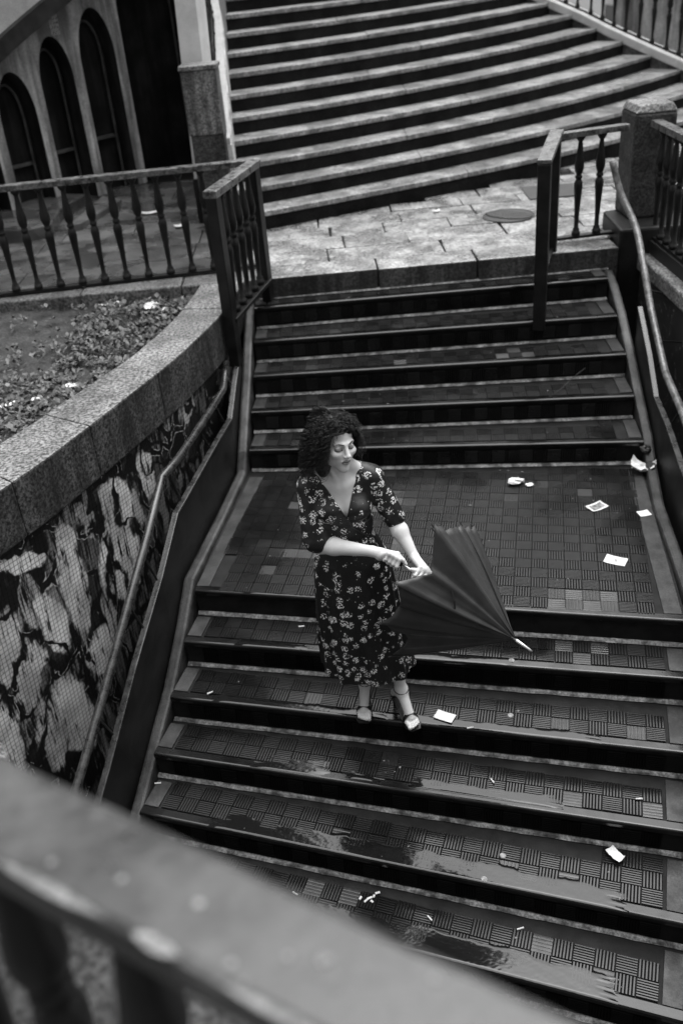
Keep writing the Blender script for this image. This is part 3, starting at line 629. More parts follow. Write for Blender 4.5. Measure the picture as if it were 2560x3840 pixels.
balusters(tb2, [(2.655 - .001 * i, 7.30 - i * .143, 1.075) for i in range(24)], 1.03)
obj('top_rail', MB().sweep([(2.66, 7.50, 1.845), (2.64, 4.0, 1.845)], -.045, .045, 0, .05), 'iron_top', tb2, bevel=.006)
obj('bottom_rail', MB().sweep([(2.655, 7.24, 1.05), (2.635, 4.0, 1.05)], -.035, .035, 0, .025), 'iron', tb2)
obj('kerb', MB().prism([(2.60, 7.235), (2.60, 4.0), (2.72, 4.0), (2.72, 7.235)][::-1], .952, 1.05), 'stone_dark', tb2)
# ------------------------------------------------------------------ left curved wall, coping, bed
OUT = [(-2.75, 2.45), (-2.35, 2.98), (-2.0, 3.52), (-1.68, 4.08), (-1.53, 4.36), (-1.41, 4.63), (-1.27, 4.95), (-1.09, 5.38), (-.98, 5.66), (-.86, 6.02), (-.75, 6.40), (-.66, 6.85), (-.60, 7.205)]
INN = [(-3.05, 2.85), (-2.65, 3.35), (-2.3, 3.85), (-1.98, 4.36), (-1.83, 4.62), (-1.71, 4.84), (-1.56, 5.16), (-1.38, 5.54), (-1.26, 5.82), (-1.15, 6.16), (-1.06, 6.50), (-.99, 6.88), (-.945, 7.205)]
OUTs = [tuple(p)[:2] for p in smooth_path([(x, y, 0) for x, y in OUT], 5)]; INNs = [tuple(p)[:2] for p in smooth_path([(x, y, 0) for x, y in INN], 5)]
tc_ = thing('curved_wall', 'curved wall covered in black and white graffiti under a granite coping', 'wall', (-1.4, 4.7, 0))
ells = [(2.60, .43, .15, .20, .3, .95, 1.3), (2.52, .06, .20, .28, .5, 1.0, 1.0), (2.08, .24, .11, .38, -.05, .85, 1.7), (2.96, .46, .075, .18, .1, .75, 1.2), (2.78, .30, .06, .16, .2, .5, 1.5), (1.86, .10, .09, .24, .1, .9, 1.0), (1.55, .10, .13, .38, .1, .8, 1.6), (1.69, -.02, .07, .11, 0, .9, .8), (1.83, -.56, .13, .33, .15, .8, 1.3), (2.15, -.33, .14, .14, .4, .85, 1.2), (1.75, .57, .19, .055, -.55, 1.0, .6), (2.30, .52, .05, .16, .3, .6, 1.6), (3.38, .60, .022, .09, .25, .55, 1.0), (3.46, .60, .02, .10, -.2, .6, 1.0), (3.55, .61, .018, .09, .1, .55, 1.0), (3.58, .565, .05, .015, 0, .55, .6), (3.58, .65, .045, .014, 0, .5, .6), (3.68, .62, .016, .06, .1, .5, .8), (3.30, .25, .05, .12, 0, .35, 1.6), (3.05, .15, .04, .2, 0, .3, 1.9), (1.30, -.3, .14, .34, 0, .8, 1.3), (1.1, .2, .14, .24, .2, .8, 1.0), (1.62, -.55, .10, .26, 0, .6, 1.6), (.7, -.2, .2, .3, .2, .8, .8)]
gmat = graffiti_mat('graffiti_mosaic', ells)
wf = MB(); seg = 0.0; acc_s = []
base = [(x - .03, y + .01) for x, y in OUTs]
# wall coordinate origin matches the start of the curved run
s_ = 0.0
for i, p in enumerate(base):
    if i: s_ += math.dist(p, base[i - 1])
    acc_s.append(s_)
for p in base: wf.v += [(p[0], p[1], -2.6), (p[0], p[1], .69)]
for i in range(len(base) - 1): wf.f.append((2 * i, 2 * i + 2, 2 * i + 3, 2 * i + 1))
wo = obj('mosaic_face', wf, gmat, tc_, smooth=False)
uvl = wo.data.uv_layers.new(name='wall'); off0 = 0.0
SREF = acc_s[15] - 1.744 + .0   # arc length where x=-1.68 equals 1.744
for poly in wo.data.polygons:
    for li in poly.loop_indices:
        vi = wo.data.loops[li].vertex_index; uvl.data[li].uv = (acc_s[vi // 2] - SREF, -2.6 if vi % 2 == 0 else .69)
cp = MB()
for a, b_ in ((0, 16), (16, 27), (27, 36), (36, 45), (45, 52), (52, 60)):
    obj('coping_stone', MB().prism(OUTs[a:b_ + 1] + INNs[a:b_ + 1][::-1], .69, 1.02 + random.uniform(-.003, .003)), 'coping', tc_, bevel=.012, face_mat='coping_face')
obj('wall_core', MB().prism([(x - .1, y + .04) for x, y in OUTs] + [(x, y - .02) for x, y in INNs[::-1]], -2.6, .68), 'stone_dark', tc_)
# planted bed
bed = MB(); NX, NY = 60, 50
for j in range(NY + 1):
    for i in range(NX + 1):
        x = -5.2 + 4.6 * i / NX; y = 2.4 + 4.82 * j / NY
        bed.v.append((x, y, soil_z(y) + .035 * math.sin(3.1 * x + 1) * math.cos(2.3 * y) + random.uniform(-.012, .012)))
for j in range(NY):
    for i in range(NX):
        cx = -5.2 + 4.6 * (i + .5) / NX; cy = 2.4 + 4.82 * (j + .5) / NY
        ix = np.interp(cy, [p[1] for p in INN], [p[0] for p in INN])
        if cx < ix + .22: bed.f.append((j * (NX + 1) + i, j * (NX + 1) + i + 1, (j + 1) * (NX + 1) + i + 1, (j + 1) * (NX + 1) + i))
obj('soil_bed', bed, 'soil', kind='structure', smooth=True)
wd = MB(); R_ = random.Random(3)
for c_ in range(1900):
    y = R_.uniform(4.2, 7.1); ix = float(np.interp(y, [p[1] for p in INN], [p[0] for p in INN])); x = ix - .02 - abs(R_.gauss(0, .75))
    dens = .5 + .5 * math.sin(2.7 * x + 1.3 * y) * math.sin(3.3 * y - x)
    if R_.random() > .25 + .75 * dens or (x < -1.9 and y > 6.5 and R_.random() < .8): continue
    for _ in range(R_.randint(4, 9)):
        az_ = R_.uniform(0, 6.283); ln = R_.uniform(.02, .058); wd_ = ln * R_.uniform(.2, .42); el_ = R_.uniform(.1, 1.1); hgt = R_.uniform(.0, .05)
        d = Vector((math.cos(az_) * math.cos(el_), math.sin(az_) * math.cos(el_), math.sin(el_))); s2 = Vector((-math.sin(az_), math.cos(az_), 0))
        b0 = Vector((x + R_.uniform(-.03, .03), y + R_.uniform(-.03, .03), soil_z(y) + .01 + hgt)); up = Vector((0, 0, 1))
        wd.add([b0, b0 + d * ln * .5 + s2 * wd_, b0 + d * ln - up * ln * .12, b0 + d * ln * .5 - s2 * wd_], [(0, 1, 2, 3)])
obj('weeds', wd, 'leaf', kind='stuff')
# granite block below the graffiti wall end
tag(obj('granite_block', MB().prism([(-1.75, 2.15), (-1.19, 2.30), (-1.245, 2.40), (-1.9, 2.45)], -2.5, .95), 'coping', bevel=.02), 'pale granite block at the lower left, just behind the blurred handrail', 'block')
# ------------------------------------------------------------------ arcaded wall, pilaster, pier
CUR = [(-4.3, 8.2, 0), (-3.55, 9.35, 0), (-3.08, 10.05, 0), (-2.72, 10.50, 0), (-2.36, 10.92, 0), (-1.97, 11.38, 0), (-1.5, 11.95, 0), (-1.0, 12.4, 0)]
cv = smooth_path(CUR, 24); cs = [0.0]
for a, b_ in zip(cv, cv[1:]): cs.append(cs[-1] + (b_ - a).length)
def cpt(s, dep=0.0):
    i = min(max(int(np.searchsorted(cs, s)) - 1, 0), len(cv) - 2); f = (s - cs[i]) / (cs[i + 1] - cs[i]); p = cv[i].lerp(cv[i + 1], f)
    d = (cv[i + 1] - cv[i]).normalized(); return p.x - d.y * dep, p.y + d.x * dep
ta = thing('arcade_wall', 'weathered curved wall of dark tall arched niches rising to the right', 'wall', (-2.4, 10.9, PZ))
sk = lambda n: cs[n * 24]
piers = [sk(1) + .1, sk(2), sk(3), sk(4), sk(5), sk(6) + .35]
tops = [2.15, 2.39, 2.65, 2.86, 3.75]
pw = .065
aw = MB(); rv = MB(); holes = []
for i in range(5): holes.append((piers[i] + pw, piers[i + 1] - pw, tops[i]))
NS, ZT = 260, 3.9; s0, s1 = sk(0), piers[-1] + .3
def inside(s, z):
    for a, b_, tp_ in holes:
        if a < s < b_:
            c0 = (a + b_) / 2; hw = (b_ - a) / 2; zs = tp_ - hw * 2.1
            return z < zs + (tp_ - zs) * math.sqrt(max(0, 1 - ((s - c0) / hw) ** 2))
    return False
def arch_h(s, h):
    a, b_, tp_ = h; c0 = (a + b_) / 2; hw = (b_ - a) / 2; zs = tp_ - hw * 2.1
    return zs + (tp_ - zs) * math.sqrt(max(0, 1 - ((s - c0) / hw) ** 2))
# wall face as vertical strips: solid strips at piers, strips above the arch line over openings
ss = sorted(set([s0 + (s1 - s0) * i / NS for i in range(NS + 1)] + [x for h in holes for x in (h[0], h[1])] + [h[0] + (h[1] - h[0]) * (1 - math.cos(math.pi * i / 30)) / 2 for h in holes for i in range(31)]))
for a, b_ in zip(ss, ss[1:]):
    mid = (a + b_) / 2; hh = next((h for h in holes if h[0] < mid < h[1]), None)
    pa, pb = cpt(a), cpt(b_)
    za, zb = (arch_h(a, hh), arch_h(b_, hh)) if hh else (PZ, PZ)
    aw.add([(pa[0], pa[1], za), (pb[0], pb[1], zb), (pb[0], pb[1], ZT), (pa[0], pa[1], ZT)], [(0, 1, 2, 3)])
    if hh:  # soffit of the niche
        qa, qb = cpt(a, .2), cpt(b_, .2); rv.add([(pa[0], pa[1], za), (pb[0], pb[1], zb), (qb[0], qb[1], zb), (qa[0], qa[1], za)], [(0, 1, 2, 3)])
for h in holes:
    for s in h[:2]:
        p, q = cpt(s), cpt(s, .2); zt = arch_h(s, h); rv.add([(p[0], p[1], PZ), (q[0], q[1], PZ), (q[0], q[1], zt), (p[0], p[1], zt)], [(0, 1, 2, 3)])
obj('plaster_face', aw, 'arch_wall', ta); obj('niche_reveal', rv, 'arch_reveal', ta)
for i, h in enumerate(holes):
    nb_ = MB(); a, b_ = h[0] - .02, h[1] + .02; n_s = 8
    for j in range(n_s + 1):
        q = cpt(a + (b_ - a) * j / n_s, .2); nb_.v += [(q[0], q[1], PZ - .05), (q[0], q[1], h[2] + .05)]
    nb_.f += [(2 * j, 2 * j + 2, 2 * j + 3, 2 * j + 1) for j in range(n_s)]
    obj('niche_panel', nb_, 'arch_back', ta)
    # inner frame just inside the opening
    arc = []
    for j in range(25):
        s = h[0] + .07 + (h[1] - h[0] - .14) * j / 24; c0 = (h[0] + h[1]) / 2; hw = (h[1] - h[0] - .14) / 2; zs = h[2] - .12 - hw * 2.1
        q = cpt(s, .15); arc.append((q[0], q[1], zs + hw * 2.1 * math.sqrt(max(0, 1 - ((s - c0) / hw) ** 2))))
    q0, q1 = cpt(h[0] + .07, .15), cpt(h[1] - .07, .15)
    obj('niche_frame', MB().tube([(q0[0], q0[1], PZ)] + arc + [(q1[0], q1[1], PZ)], .014, 6), 'arch_edge', ta)
    qa, qb = cpt(h[0] + .08, .17), cpt(h[1] - .08, .17); zc = PZ + .42 + .04 * i
    if i < 4: obj('niche_ledge', MB().sweep([(qa[0], qa[1], zc), (qb[0], qb[1], zc)], -.02, .02, 0, .03), 'arch_edge', ta)
cor = [(cpt(s)[0], cpt(s)[1], 2.14 + .44 * (s - sk(1))) for s in np.linspace(s0, s1, 30)]
obj('cornice', MB().sweep(cor, -.30, .02, 0, .17), 'cornice', ta); obj('parapet', MB().sweep(cor, -.22, .02, .17, 1.5), 'parapet', ta)
sm_ = sk(3) + .66 * (sk(4) - sk(3)); sg = cpt(sm_ - .055, -.012); sg2 = cpt(sm_ + .055, -.012)
tsn = thing('wall_sign', 'small pale sticker with scribbled marks above the niches', 'sign', (sg[0], sg[1], 2.45))
dv = Vector((sg2[0] - sg[0], sg2[1] - sg[1], 0)); nn = Vector((dv.y, -dv.x, 0)).normalized()
c0 = Vector((sg[0], sg[1], 0)); q = c0 + dv
obj('sheet', MB().add([(c0.x, c0.y, 2.655), (q.x, q.y, 2.655), (q.x, q.y, 2.835), (c0.x, c0.y, 2.835)], [(0, 1, 2, 3)]), 'paper_grey', tsn)
R_ = random.Random(5); sc_ = MB()
for z in (2.685, 2.73, 2.775, 2.81):
    for f in (.15, .45, .75):
        pz = c0 + dv * f + nn * .004; sc_.tube([(pz.x, pz.y, z - .02), (pz.x + dv.x * R_.uniform(.0, .2), pz.y + dv.y * R_.uniform(0, .2), z), (pz.x + dv.x * .18, pz.y + dv.y * .18, z + R_.uniform(-.02, .02))], .003, 4)
obj('scribble', sc_, 'iron', tsn)
tpl = thing('pilaster', 'white plaster wall end rising behind the granite pier', 'pilaster', (-.95, 9.3, PZ))
obj('shaft', MB().prism([(-1.115, 9.25), (-.905, 9.25), (-.86, 9.55), (-1.115, 9.55)], 1.42, 4.2, [(-1.0, 9.25), (-.84, 9.25), (-.77, 9.55), (-1.0, 9.55)]), 'white', tpl, bevel=.006)
obj('base', MB().prism([(-1.13, 9.24), (-.88, 9.24), (-.85, 9.56), (-1.13, 9.56)], PZ - .02, 1.42), 'stone_dark', tpl)
tpi = thing('granite_pier', 'speckled grey granite pier at the foot of the grand steps', 'pier', (-.89, 8.95, PZ))
obj('upper_block', MB().prism([(-1.05, 8.85), (-.745, 8.85), (-.735, 9.15), (-1.05, 9.15)], 1.86, 2.385), 'pier', tpi, bevel=.01)
obj('lower_block', MB().prism([(-1.04, 8.86), (-.745, 8.86), (-.735, 9.14), (-1.04, 9.14)], PZ - .02, 1.858), 'pillar', tpi, bevel=.01)
obj('cap_slab', MB().prism([(-1.065, 8.835), (-.735, 8.835), (-.725, 9.16), (-1.065, 9.16)], 2.387, 2.425), 'coping', tpi, bevel=.006)
# railing and panel added so the gap beside the pilaster reads dark
tf = thing('dark_gap_filler', 'added dark railing standing in for the dark gap between pilaster and pale coping', 'railing', (-.84, 10.0, 2.2))
fr_ = [(LC[i][0] - .075, LC[i][1], LC[i][2]) for i in range(1, 7)]
obj('dark_gap_filler_panel', MB().sweep(fr_, -.015, .015, -.3, .85), 'iron', tf)
balusters(tf, [tuple(p) for p in smooth_path(fr_, 6)][::2], 1.0)
# ------------------------------------------------------------------ foreground walkway and railing
u = Vector((.845, -.535, 0)).normalized(); nrm = Vector((.535, .845, 0)).normalized()
def fg(a, d, z): p = u * a + nrm * d; return (p.x, p.y, z)
obj('walkway', MB().prism([fg(-2.6, .16, 0)[:2], fg(-2.6, -2.5, 0)[:2], fg(2.5, -2.5, 0)[:2], fg(2.5, .16, 0)[:2]], 1.45, 1.64), 'ground', kind='structure')
obj('walkway_kerb', MB().prism([fg(-2.6, .80, 0)[:2], fg(-2.6, .16, 0)[:2], fg(2.5, .16, 0)[:2], fg(2.5, .80, 0)[:2]], 1.3, 1.70), 'granite_kerb', kind='structure', bevel=.01)
tfg = thing('iron_railing', 'blurred broad railing across the bottom left corner close to the viewer', 'railing', fg(-.4, .35, 1.70), 'black iron railings with turned balusters')
M['fg_rail'] = surf('wet_grey_rail', .012, .065, 9, .26, .5, fine=.25, bmp=.25, bscale=25)
obj('top_rail', MB().sweep([fg(-2.2, .352, 2.452), fg(2.2, .352, 2.452)], -.054, .052, 0, .048), 'fg_rail', tfg, bevel=.012)
obj('bottom_rail', MB().sweep([fg(-2.2, .352, 1.72), fg(2.2, .352, 1.72)], -.03, .03, 0, .02), 'iron', tfg)
balusters(tfg, [fg(-.86 + i * .175, .352, 1.74) for i in range(-6, 12)], .955)
dr_ = MB(); R_ = random.Random(9)
for i in range(10):
    a = R_.uniform(-1.0, .6); d = .352 + R_.uniform(-.05, .05); r = R_.uniform(.001, .0028) * (1.5 if R_.random() < .12 else 1)
    c0 = fg(a, d, 2.5005); dr_.lathe([(r, 0), (r * .9, r * .3), (r * .5, r * .55), (0.0001, r * .62)], c0, 8)
for a0, a1, w_ in ((-.60, -.465, .010), (-.435, -.385, .012), (-.345, -.235, .006), (-.80, -.66, .008)):
    pts = [fg(a0 + (a1 - a0) * i / 8, .2985 + w_ * .5, 2.5003) for i in range(9)]
    wv_ = MB(); 
    for i, p in enumerate(pts):
        h2 = w_ * .5 * math.sin(math.pi * (i + .3) / 8.6) + .0006
        for sg_ in (-1, 1): wv_.v.append((p[0] + nrm.x * h2 * sg_, p[1] + nrm.y * h2 * sg_, p[2] + (.0 if sg_ > 0 else -.001)))
    wv_.f = [(2 * i, 2 * i + 2, 2 * i + 3, 2 * i + 1) for i in range(8)]
    obj('edge_highlight', wv_, 'edge_highlight', tfg)  # strips paint the edge highlight onto the rail
for a, d, r in ((-.401, .351, .0046), (-.279, .356, .0062), (-.306, .344, .0034), (-.478, .34, .0036), (-.548, .325, .0032), (-.344, .318, .0040), (-.193, .381, .0050)):
    dr_.lathe([(r, 0), (r * .8, r * .15), (.0001, r * .2)], fg(a, d, 2.5005), 10)
obj('drop_glint', dr_, 'speck', tfg, smooth=True, kind='stuff')  # pale colour stands in for light glinting on water drops
# ------------------------------------------------------------------ signed-distance modelling of the figure
def nrm_(v): return np.sqrt((v * v).sum(-1))
def s_caps(a, b, ra, rb=None):
    a, b = np.array(a, float), np.array(b, float); rb = ra if rb is None else rb; ba = b - a; L2 = ba @ ba
    def f(P):
        h = np.clip(((P - a) @ ba) / L2, 0, 1); return nrm_(P - a - h[..., None] * ba) - (ra + (rb - ra) * h)
    lo = np.minimum(a - ra, b - rb); hi = np.maximum(a + ra, b + rb); return f, lo, hi
def s_ell(c, r, R=None):
    c, r = np.array(c, float), np.array(r, float)
    def f(P):
        q = (P - c) if R is None else (P - c) @ R
        k0 = nrm_(q / r); k1 = nrm_(q / (r * r)); return k0 * (k0 - 1) / np.maximum(k1, 1e-6)
    m_ = r.max(); return f, c - m_, c + m_
def smin(a, b, k):
    h = np.clip(.5 + .5 * (b - a) / k, 0, 1); return b + (a - b) * h - k * h * (1 - h)
def smax(a, b, k): return -smin(-a, -b, k)
def eval_prims(P, prims, pad=.05):
    d = np.full(len(P), 9.0)
    for (f, lo, hi), k, op in prims:
        m_ = np.all((P > lo - pad - k) & (P < hi + pad + k), axis=1)
        if not m_.any(): continue
        v = f(P[m_]); 
        if op == '+': d[m_] = smin(d[m_], v, k)
        else: d[m_] = smax(d[m_], -v, k)
    return d
def surface_nets(fn, lo, hi, h):
    """mesh the zero set of fn on a grid of step h; only blocks near the surface are sampled finely"""
    lo, hi = np.array(lo), np.array(hi); B = 6
    n = np.ceil((hi - lo) / (h * B)).astype(int) + 1
    g = np.stack(np.meshgrid(*[np.arange(k) for k in n], indexing='ij'), -1).reshape(-1, 3)
    dc = fn(lo + (g + .5) * h * B); near = np.abs(dc) < h * B * 1.9 + .012
    F = np.repeat(np.repeat(np.repeat(np.where(dc < 0, -1.0, 1.0).reshape(n), B, 0), B, 1), B, 2).astype(np.float32)
    loc = np.stack(np.meshgrid(*[np.arange(B)] * 3, indexing='ij'), -1).reshape(-1, 3)
    blocks = g[near]; idx = (blocks[:, None, :] * B + loc[None]).reshape(-1, 3)
    F[idx[:, 0], idx[:, 1], idx[:, 2]] = fn(lo + idx * h)
    s = F < 0; nx, ny, nz = F.shape
    cnt = sum(s[i:nx - 1 + i, j:ny - 1 + j, k:nz - 1 + k].astype(np.int8) for i in (0, 1) for j in (0, 1) for k in (0, 1))
    act = (cnt > 0) & (cnt < 8); cell = np.argwhere(act); vid = np.full(act.shape, -1, np.int64); vid[act] = np.arange(len(cell))
    cor_ = np.array([(i, j, k) for i in (0, 1) for j in (0, 1) for k in (0, 1)])
    val = np.stack([F[tuple((cell + c_).T)] for c_ in cor_], 1); acc = np.zeros((len(cell), 3)); w = np.zeros(len(cell))
    for a in range(8):
        for b_ in range(a + 1, 8):
            if np.abs(cor_[a] - cor_[b_]).sum() != 1: continue
            va, vb = val[:, a], val[:, b_]; x = (va < 0) != (vb < 0)
            t_ = np.where(x, va / np.where(x, va - vb, 1), 0); p = cor_[a] + t_[:, None] * (cor_[b_] - cor_[a])
            acc += np.where(x[:, None], p, 0); w += x
    V = lo + (cell + acc / w[:, None]) * h; Q = []
    for ax in range(3):
        o1, o2 = [(1, 2), (2, 0), (0, 1)][ax]
        a = s; b_ = np.roll(s, -1, ax); ch = a != b_
        sl = [slice(1, -1)] * 3; e = np.argwhere(ch[1:-1, 1:-1, 1:-1]) + 1
        d1 = np.zeros(3, int); d1[o1] = 1; d2 = np.zeros(3, int); d2[o2] = 1
        q = np.stack([vid[tuple((e - d1 - d2).T)], vid[tuple((e - d2).T)], vid[tuple(e.T)], vid[tuple((e - d1).T)]], 1)
        fl = ~s[tuple(e.T)]; q[fl] = q[fl][:, ::-1]; Q.append(q)
    Q = np.concatenate(Q); Q = Q[(Q >= 0).all(1)]
    return V, Q
def np_obj(name, V, Q, mats, parent, matidx=None, smooth_it=2, **pr):
    # light Laplacian smoothing of the grid steps
    e = np.concatenate([Q[:, [0, 1]], Q[:, [1, 2]], Q[:, [2, 3]], Q[:, [3, 0]]])
    for _ in range(smooth_it):
        acc = np.zeros_like(V); c_ = np.zeros(len(V)); np.add.at(acc, e[:, 0], V[e[:, 1]]); np.add.at(acc, e[:, 1], V[e[:, 0]]); np.add.at(c_, e[:, 0], 1); np.add.at(c_, e[:, 1], 1)
        V = V * .5 + .5 * acc / np.maximum(c_, 1)[:, None]
    me = bpy.data.meshes.new(name); off = np.array(LOC.get(parent.name, (0, 0, 0))) if parent else 0
    me.from_pydata((V - off).tolist(), [], Q.tolist()); me.update()
    for m_ in mats: me.materials.append(M[m_])
    me.polygons.foreach_set('use_smooth', np.ones(len(Q), bool))
    if matidx is not None: me.polygons.foreach_set('material_index', matidx(V[Q].mean(1)).astype(np.int32))
    o = bpy.data.objects.new(name, me); COL.objects.link(o); o.parent = parent; LOC[o.name] = tuple(off) if parent else (0, 0, 0)
    for k, v in pr.items(): o[k] = v
    return o
# --- pose: joints in metres (x right, y away from the viewer, z up); she stands on the second tread below the landing
HC = np.array((.003, 3.738, 1.287)); yaw, pit, rol = math.radians(28), math.radians(-3), math.radians(-4)
fwd = np.array((math.sin(yaw) * math.cos(pit), -math.cos(yaw) * math.cos(pit), -math.sin(pit)))
rgt = np.array((math.cos(yaw), math.sin(yaw), 0)); upv = np.cross(rgt, -fwd); upv /= np.linalg.norm(upv)
rgt, upv = rgt * math.cos(rol) + upv * math.sin(rol), upv * math.cos(rol) - rgt * math.sin(rol)
HR = np.stack([rgt, -fwd, upv], 1)          # head axes as columns: right, back, up
hp = lambda x, y, z: HC + HR @ np.array((x, y, z))
hl = lambda P: (P - HC) @ HR
prims = []
def add(sd_, k=.012, op='+'): prims.append((sd_, k, op))
def hell(c, r, k=.012, op='+'): add(s_ell(hp(*c), r, HR), k, op)
def hcap(a, b, ra, rb=None, k=.012, op='+'): add(s_caps(hp(*a), hp(*b), ra, rb), k, op)
# skull, face
hell((0, .012, .035), (.073, .094, .086), .02)
hell((0, -.030, -.038), (.055, .061, .074), .03)
hell((0, -.060, -.101), (.022, .024, .020), .022)          # chin
for sx in (-1, 1):
    hell((sx * .045, -.010, -.058), (.015, .034, .026), .025)   # jaw corner
    hell((sx * .041, -.062, -.020), (.024, .022, .019), .02)    # cheekbone
    hell((sx * .031, -.083, .006), (.0165, .013, .012), .016, '-')   # eye socket
    hell((sx * .031, -.0735, .004), (.0150, .0135, .0125), .003)    # lidded eye, looking down
    hcap((sx * .012, -.088, .026), (sx * .046, -.071, .027), .0052, .004, .018)   # brow ridge
    hell((sx * .0105, -.100, -.030), (.0072, .009, .0062), .006)    # nostril wing
    hell((sx * .0055, -.1035, -.0362), (.0032, .004, .0022), .002, '-')
    hell((sx * .075, .012, -.008), (.010, .019, .031), .006)        # ear
hcap((0, -.086, .018), (0, -.1075, -.024), .0078, .0105, .010)   # nose
hell((0, -.112, -.026), (.0085, .008, .0075), .006)
hcap((-.019, -.0845, -.056), (.019, -.0845, -.056), .0045, None, .006)     # upper lip
hell((0, -.0905, -.0545), (.014, .007, .0052), .005)
hell((0, -.0885, -.0655), (.0165, .0085, .0062), .005)                     # lower lip
hcap((-.021, -.091, -.0602), (.021, -.091, -.0602), .0022, None, .003, '-')   # parted mouth line
# neck, shoulders, chest, trunk
NB = (.006, 3.792, 1.075)
add(s_caps(hp(0, .034, -.06), (NB[0], NB[1] + .008, NB[2]), .043, .048), .010)
for sx in (-1, 1):
    add(s_caps(hp(sx * .048, .022, -.07), (NB[0] + sx * .014, 3.748, 1.072), .010, .007), .012)    # neck tendons
add(s_caps((-.128, 3.80, 1.055), (.148, 3.80, 1.070), .047), .035)
add(s_caps(hp(0, .05, -.07), (-.10, 3.805, 1.085), .034, .03), .04); add(s_caps(hp(0, .05, -.07), (.115, 3.805, 1.095), .034, .03), .04)
add(s_caps((-.012, 3.738, 1.062), (-.115, 3.765, 1.083), .0095), .014); add(s_caps((.026, 3.738, 1.064), (.13, 3.765, 1.094), .0095), .014)   # collar bones
add(s_ell((.010, 3.79, .955), (.128, .088, .155)), .04)
add(s_ell((-.052, 3.722, .945), (.056, .05, .056)), .03); add(s_ell((.074, 3.722, .950), (.056, .05, .056)), .03)
add(s_ell((.022, 3.79, .775), (.105, .075, .15)), .05)
add(s_ell((.03, 3.79, .54), (.15, .105, .16)), .05)
# legs
for hipx, kn, an_, in ((-.04, (.012, 3.765, .17), (.045, 3.792, -.185)), (.10, (.185, 3.735, .17), (.232, 3.705, -.185))):
    add(s_caps((hipx, 3.79, .52), kn, .080, .05), .04)
    mid = tuple(np.array(kn) * .68 + np.array(an_) * .32 + np.array((0, .012, 0)))
    add(s_caps(kn, mid, .046, .047), .03); add(s_caps(mid, an_, .047, .027), .03)
FEET = []
for an_, ball, out in (((.045, 3.792, -.185), (.026, 3.700, -.312), (-.10, -1)), ((.232, 3.705, -.185), (.268, 3.612, -.312), (.35, -1))):
    an_, ball = np.array(an_), np.array(ball); heel = an_ + np.array((-.1 * out[0], .034, -.042)); dirn = np.array((out[0], out[1], 0)); dirn /= np.linalg.norm(dirn); sid = np.array((-dirn[1], dirn[0], 0))
    add(s_caps(an_ + np.array((0, 0, .0)), ball + np.array((0, 0, .010)), .029, .024), .025)
    add(s_caps(an_, heel, .026, .020), .03)
    add(s_caps(ball - sid * .022 + np.array((0, .018, .006)), ball - sid * .030, .017, .012), .02); add(s_caps(ball + sid * .018 + np.array((0, .018, .006)), ball + sid * .028, .017, .013), .02)
    inner = 1 if out[0] < 0 else -1          # big toe side, along sid
    toes = []
    for i, (o_, ln, r) in enumerate(((.029, .046, .0108), (.013, .047, .0080), (-.001, .042, .0076), (-.014, .036, .0072), (-.027, .028, .0070))):
        b0 = ball + sid * (o_ * inner) + dirn * .006 + np.array((0, 0, -.001)); t1 = b0 + dirn * ln * .6 + np.array((0, 0, .002)); t2 = b0 + dirn * ln + np.array((0, 0, -.006))
        add(s_caps(b0, t1, r * 1.05, r), .006); add(s_caps(t1, t2, r, r * .92), .004); toes.append((t2 + dirn * r * .3 + np.array((0, 0, r * .75)), r))
    for sx in (-1, 1): add(s_ell(an_ + sid * .026 * sx + np.array((0, .004, .004)), (.009, .009, .011)), .01)
    FEET.append((an_, ball, heel, dirn, sid, toes, inner))
# arms: her right arm crosses to the umbrella handle, her left reaches to the runner under the canopy
EL, WR = np.array((-.118, 3.712, .765)), np.array((.128, 3.585, .790))
add(s_caps((-.140, 3.80, 1.045), EL, .045, .038), .03)
mf = EL * .72 + WR * .28 + np.array((0, 0, .004)); add(s_caps(EL, mf, .038, .041), .02); add(s_caps(mf, WR, .041, .0245), .02)
EL2, WR2 = np.array((.245, 3.775, .835)), np.array((.326, 3.655, .690))
add(s_caps((.160, 3.80, 1.060), EL2, .044, .036), .03)
mf = EL2 * .7 + WR2 * .3; add(s_caps(EL2, mf, .036, .039), .02); add(s_caps(mf, WR2, .039, .0235), .02)
# right hand: a fist round the handle
HF, AP = np.array((.255, 3.49, .768)), np.array((.756, 3.35, .382)); ax_ = (AP - HF) / np.linalg.norm(AP - HF); HB = HF - ax_ * .082
def finger(pts, rs, k=.004):
    for a, b_, ra, rb in zip(pts, pts[1:], rs, rs[1:]): add(s_caps(a, b_, ra, rb), k)
cam_side = np.array((0, -.85, .52)); e_out = np.cross(ax_, np.array((0, 0, 1.0))); e_out /= np.linalg.norm(e_out); e_up = np.cross(e_out, ax_); 
if e_up[2] < 0: e_up = -e_up
e_v = -e_out if e_out[1] > 0 else e_out       # horizontal, toward the viewer
add(s_caps(WR, np.array((.160, 3.557, .792)), .0235, .026), .012)
kn = [HF - ax_ * t_ + e_up * .027 + e_v * (.020 + .002 * i) + np.array((0, 0, .000)) for i, t_ in enumerate((.030, .049, .068, .086))]
for i, k_ in enumerate(kn): add(s_caps(np.array((.158, 3.562, .788)) - np.array((0, 0, .006 * i)), k_, .0155, .0118), .012)
for i, k_ in enumerate(kn):
    base_ = HF - ax_ * (.026 + .0195 * i); r = (.0088, .0090, .0085, .0074)[i]
    p1 = base_ + e_v * .034 + e_up * (-.002) + ax_ * .004; p2 = base_ + e_v * .016 - e_up * .026 + ax_ * .006; p3 = base_ - e_v * .010 - e_up * .022 + ax_ * .006
    finger([k_, p1, p2, p3], [r * 1.15, r * 1.05, r * .95, r * .85])
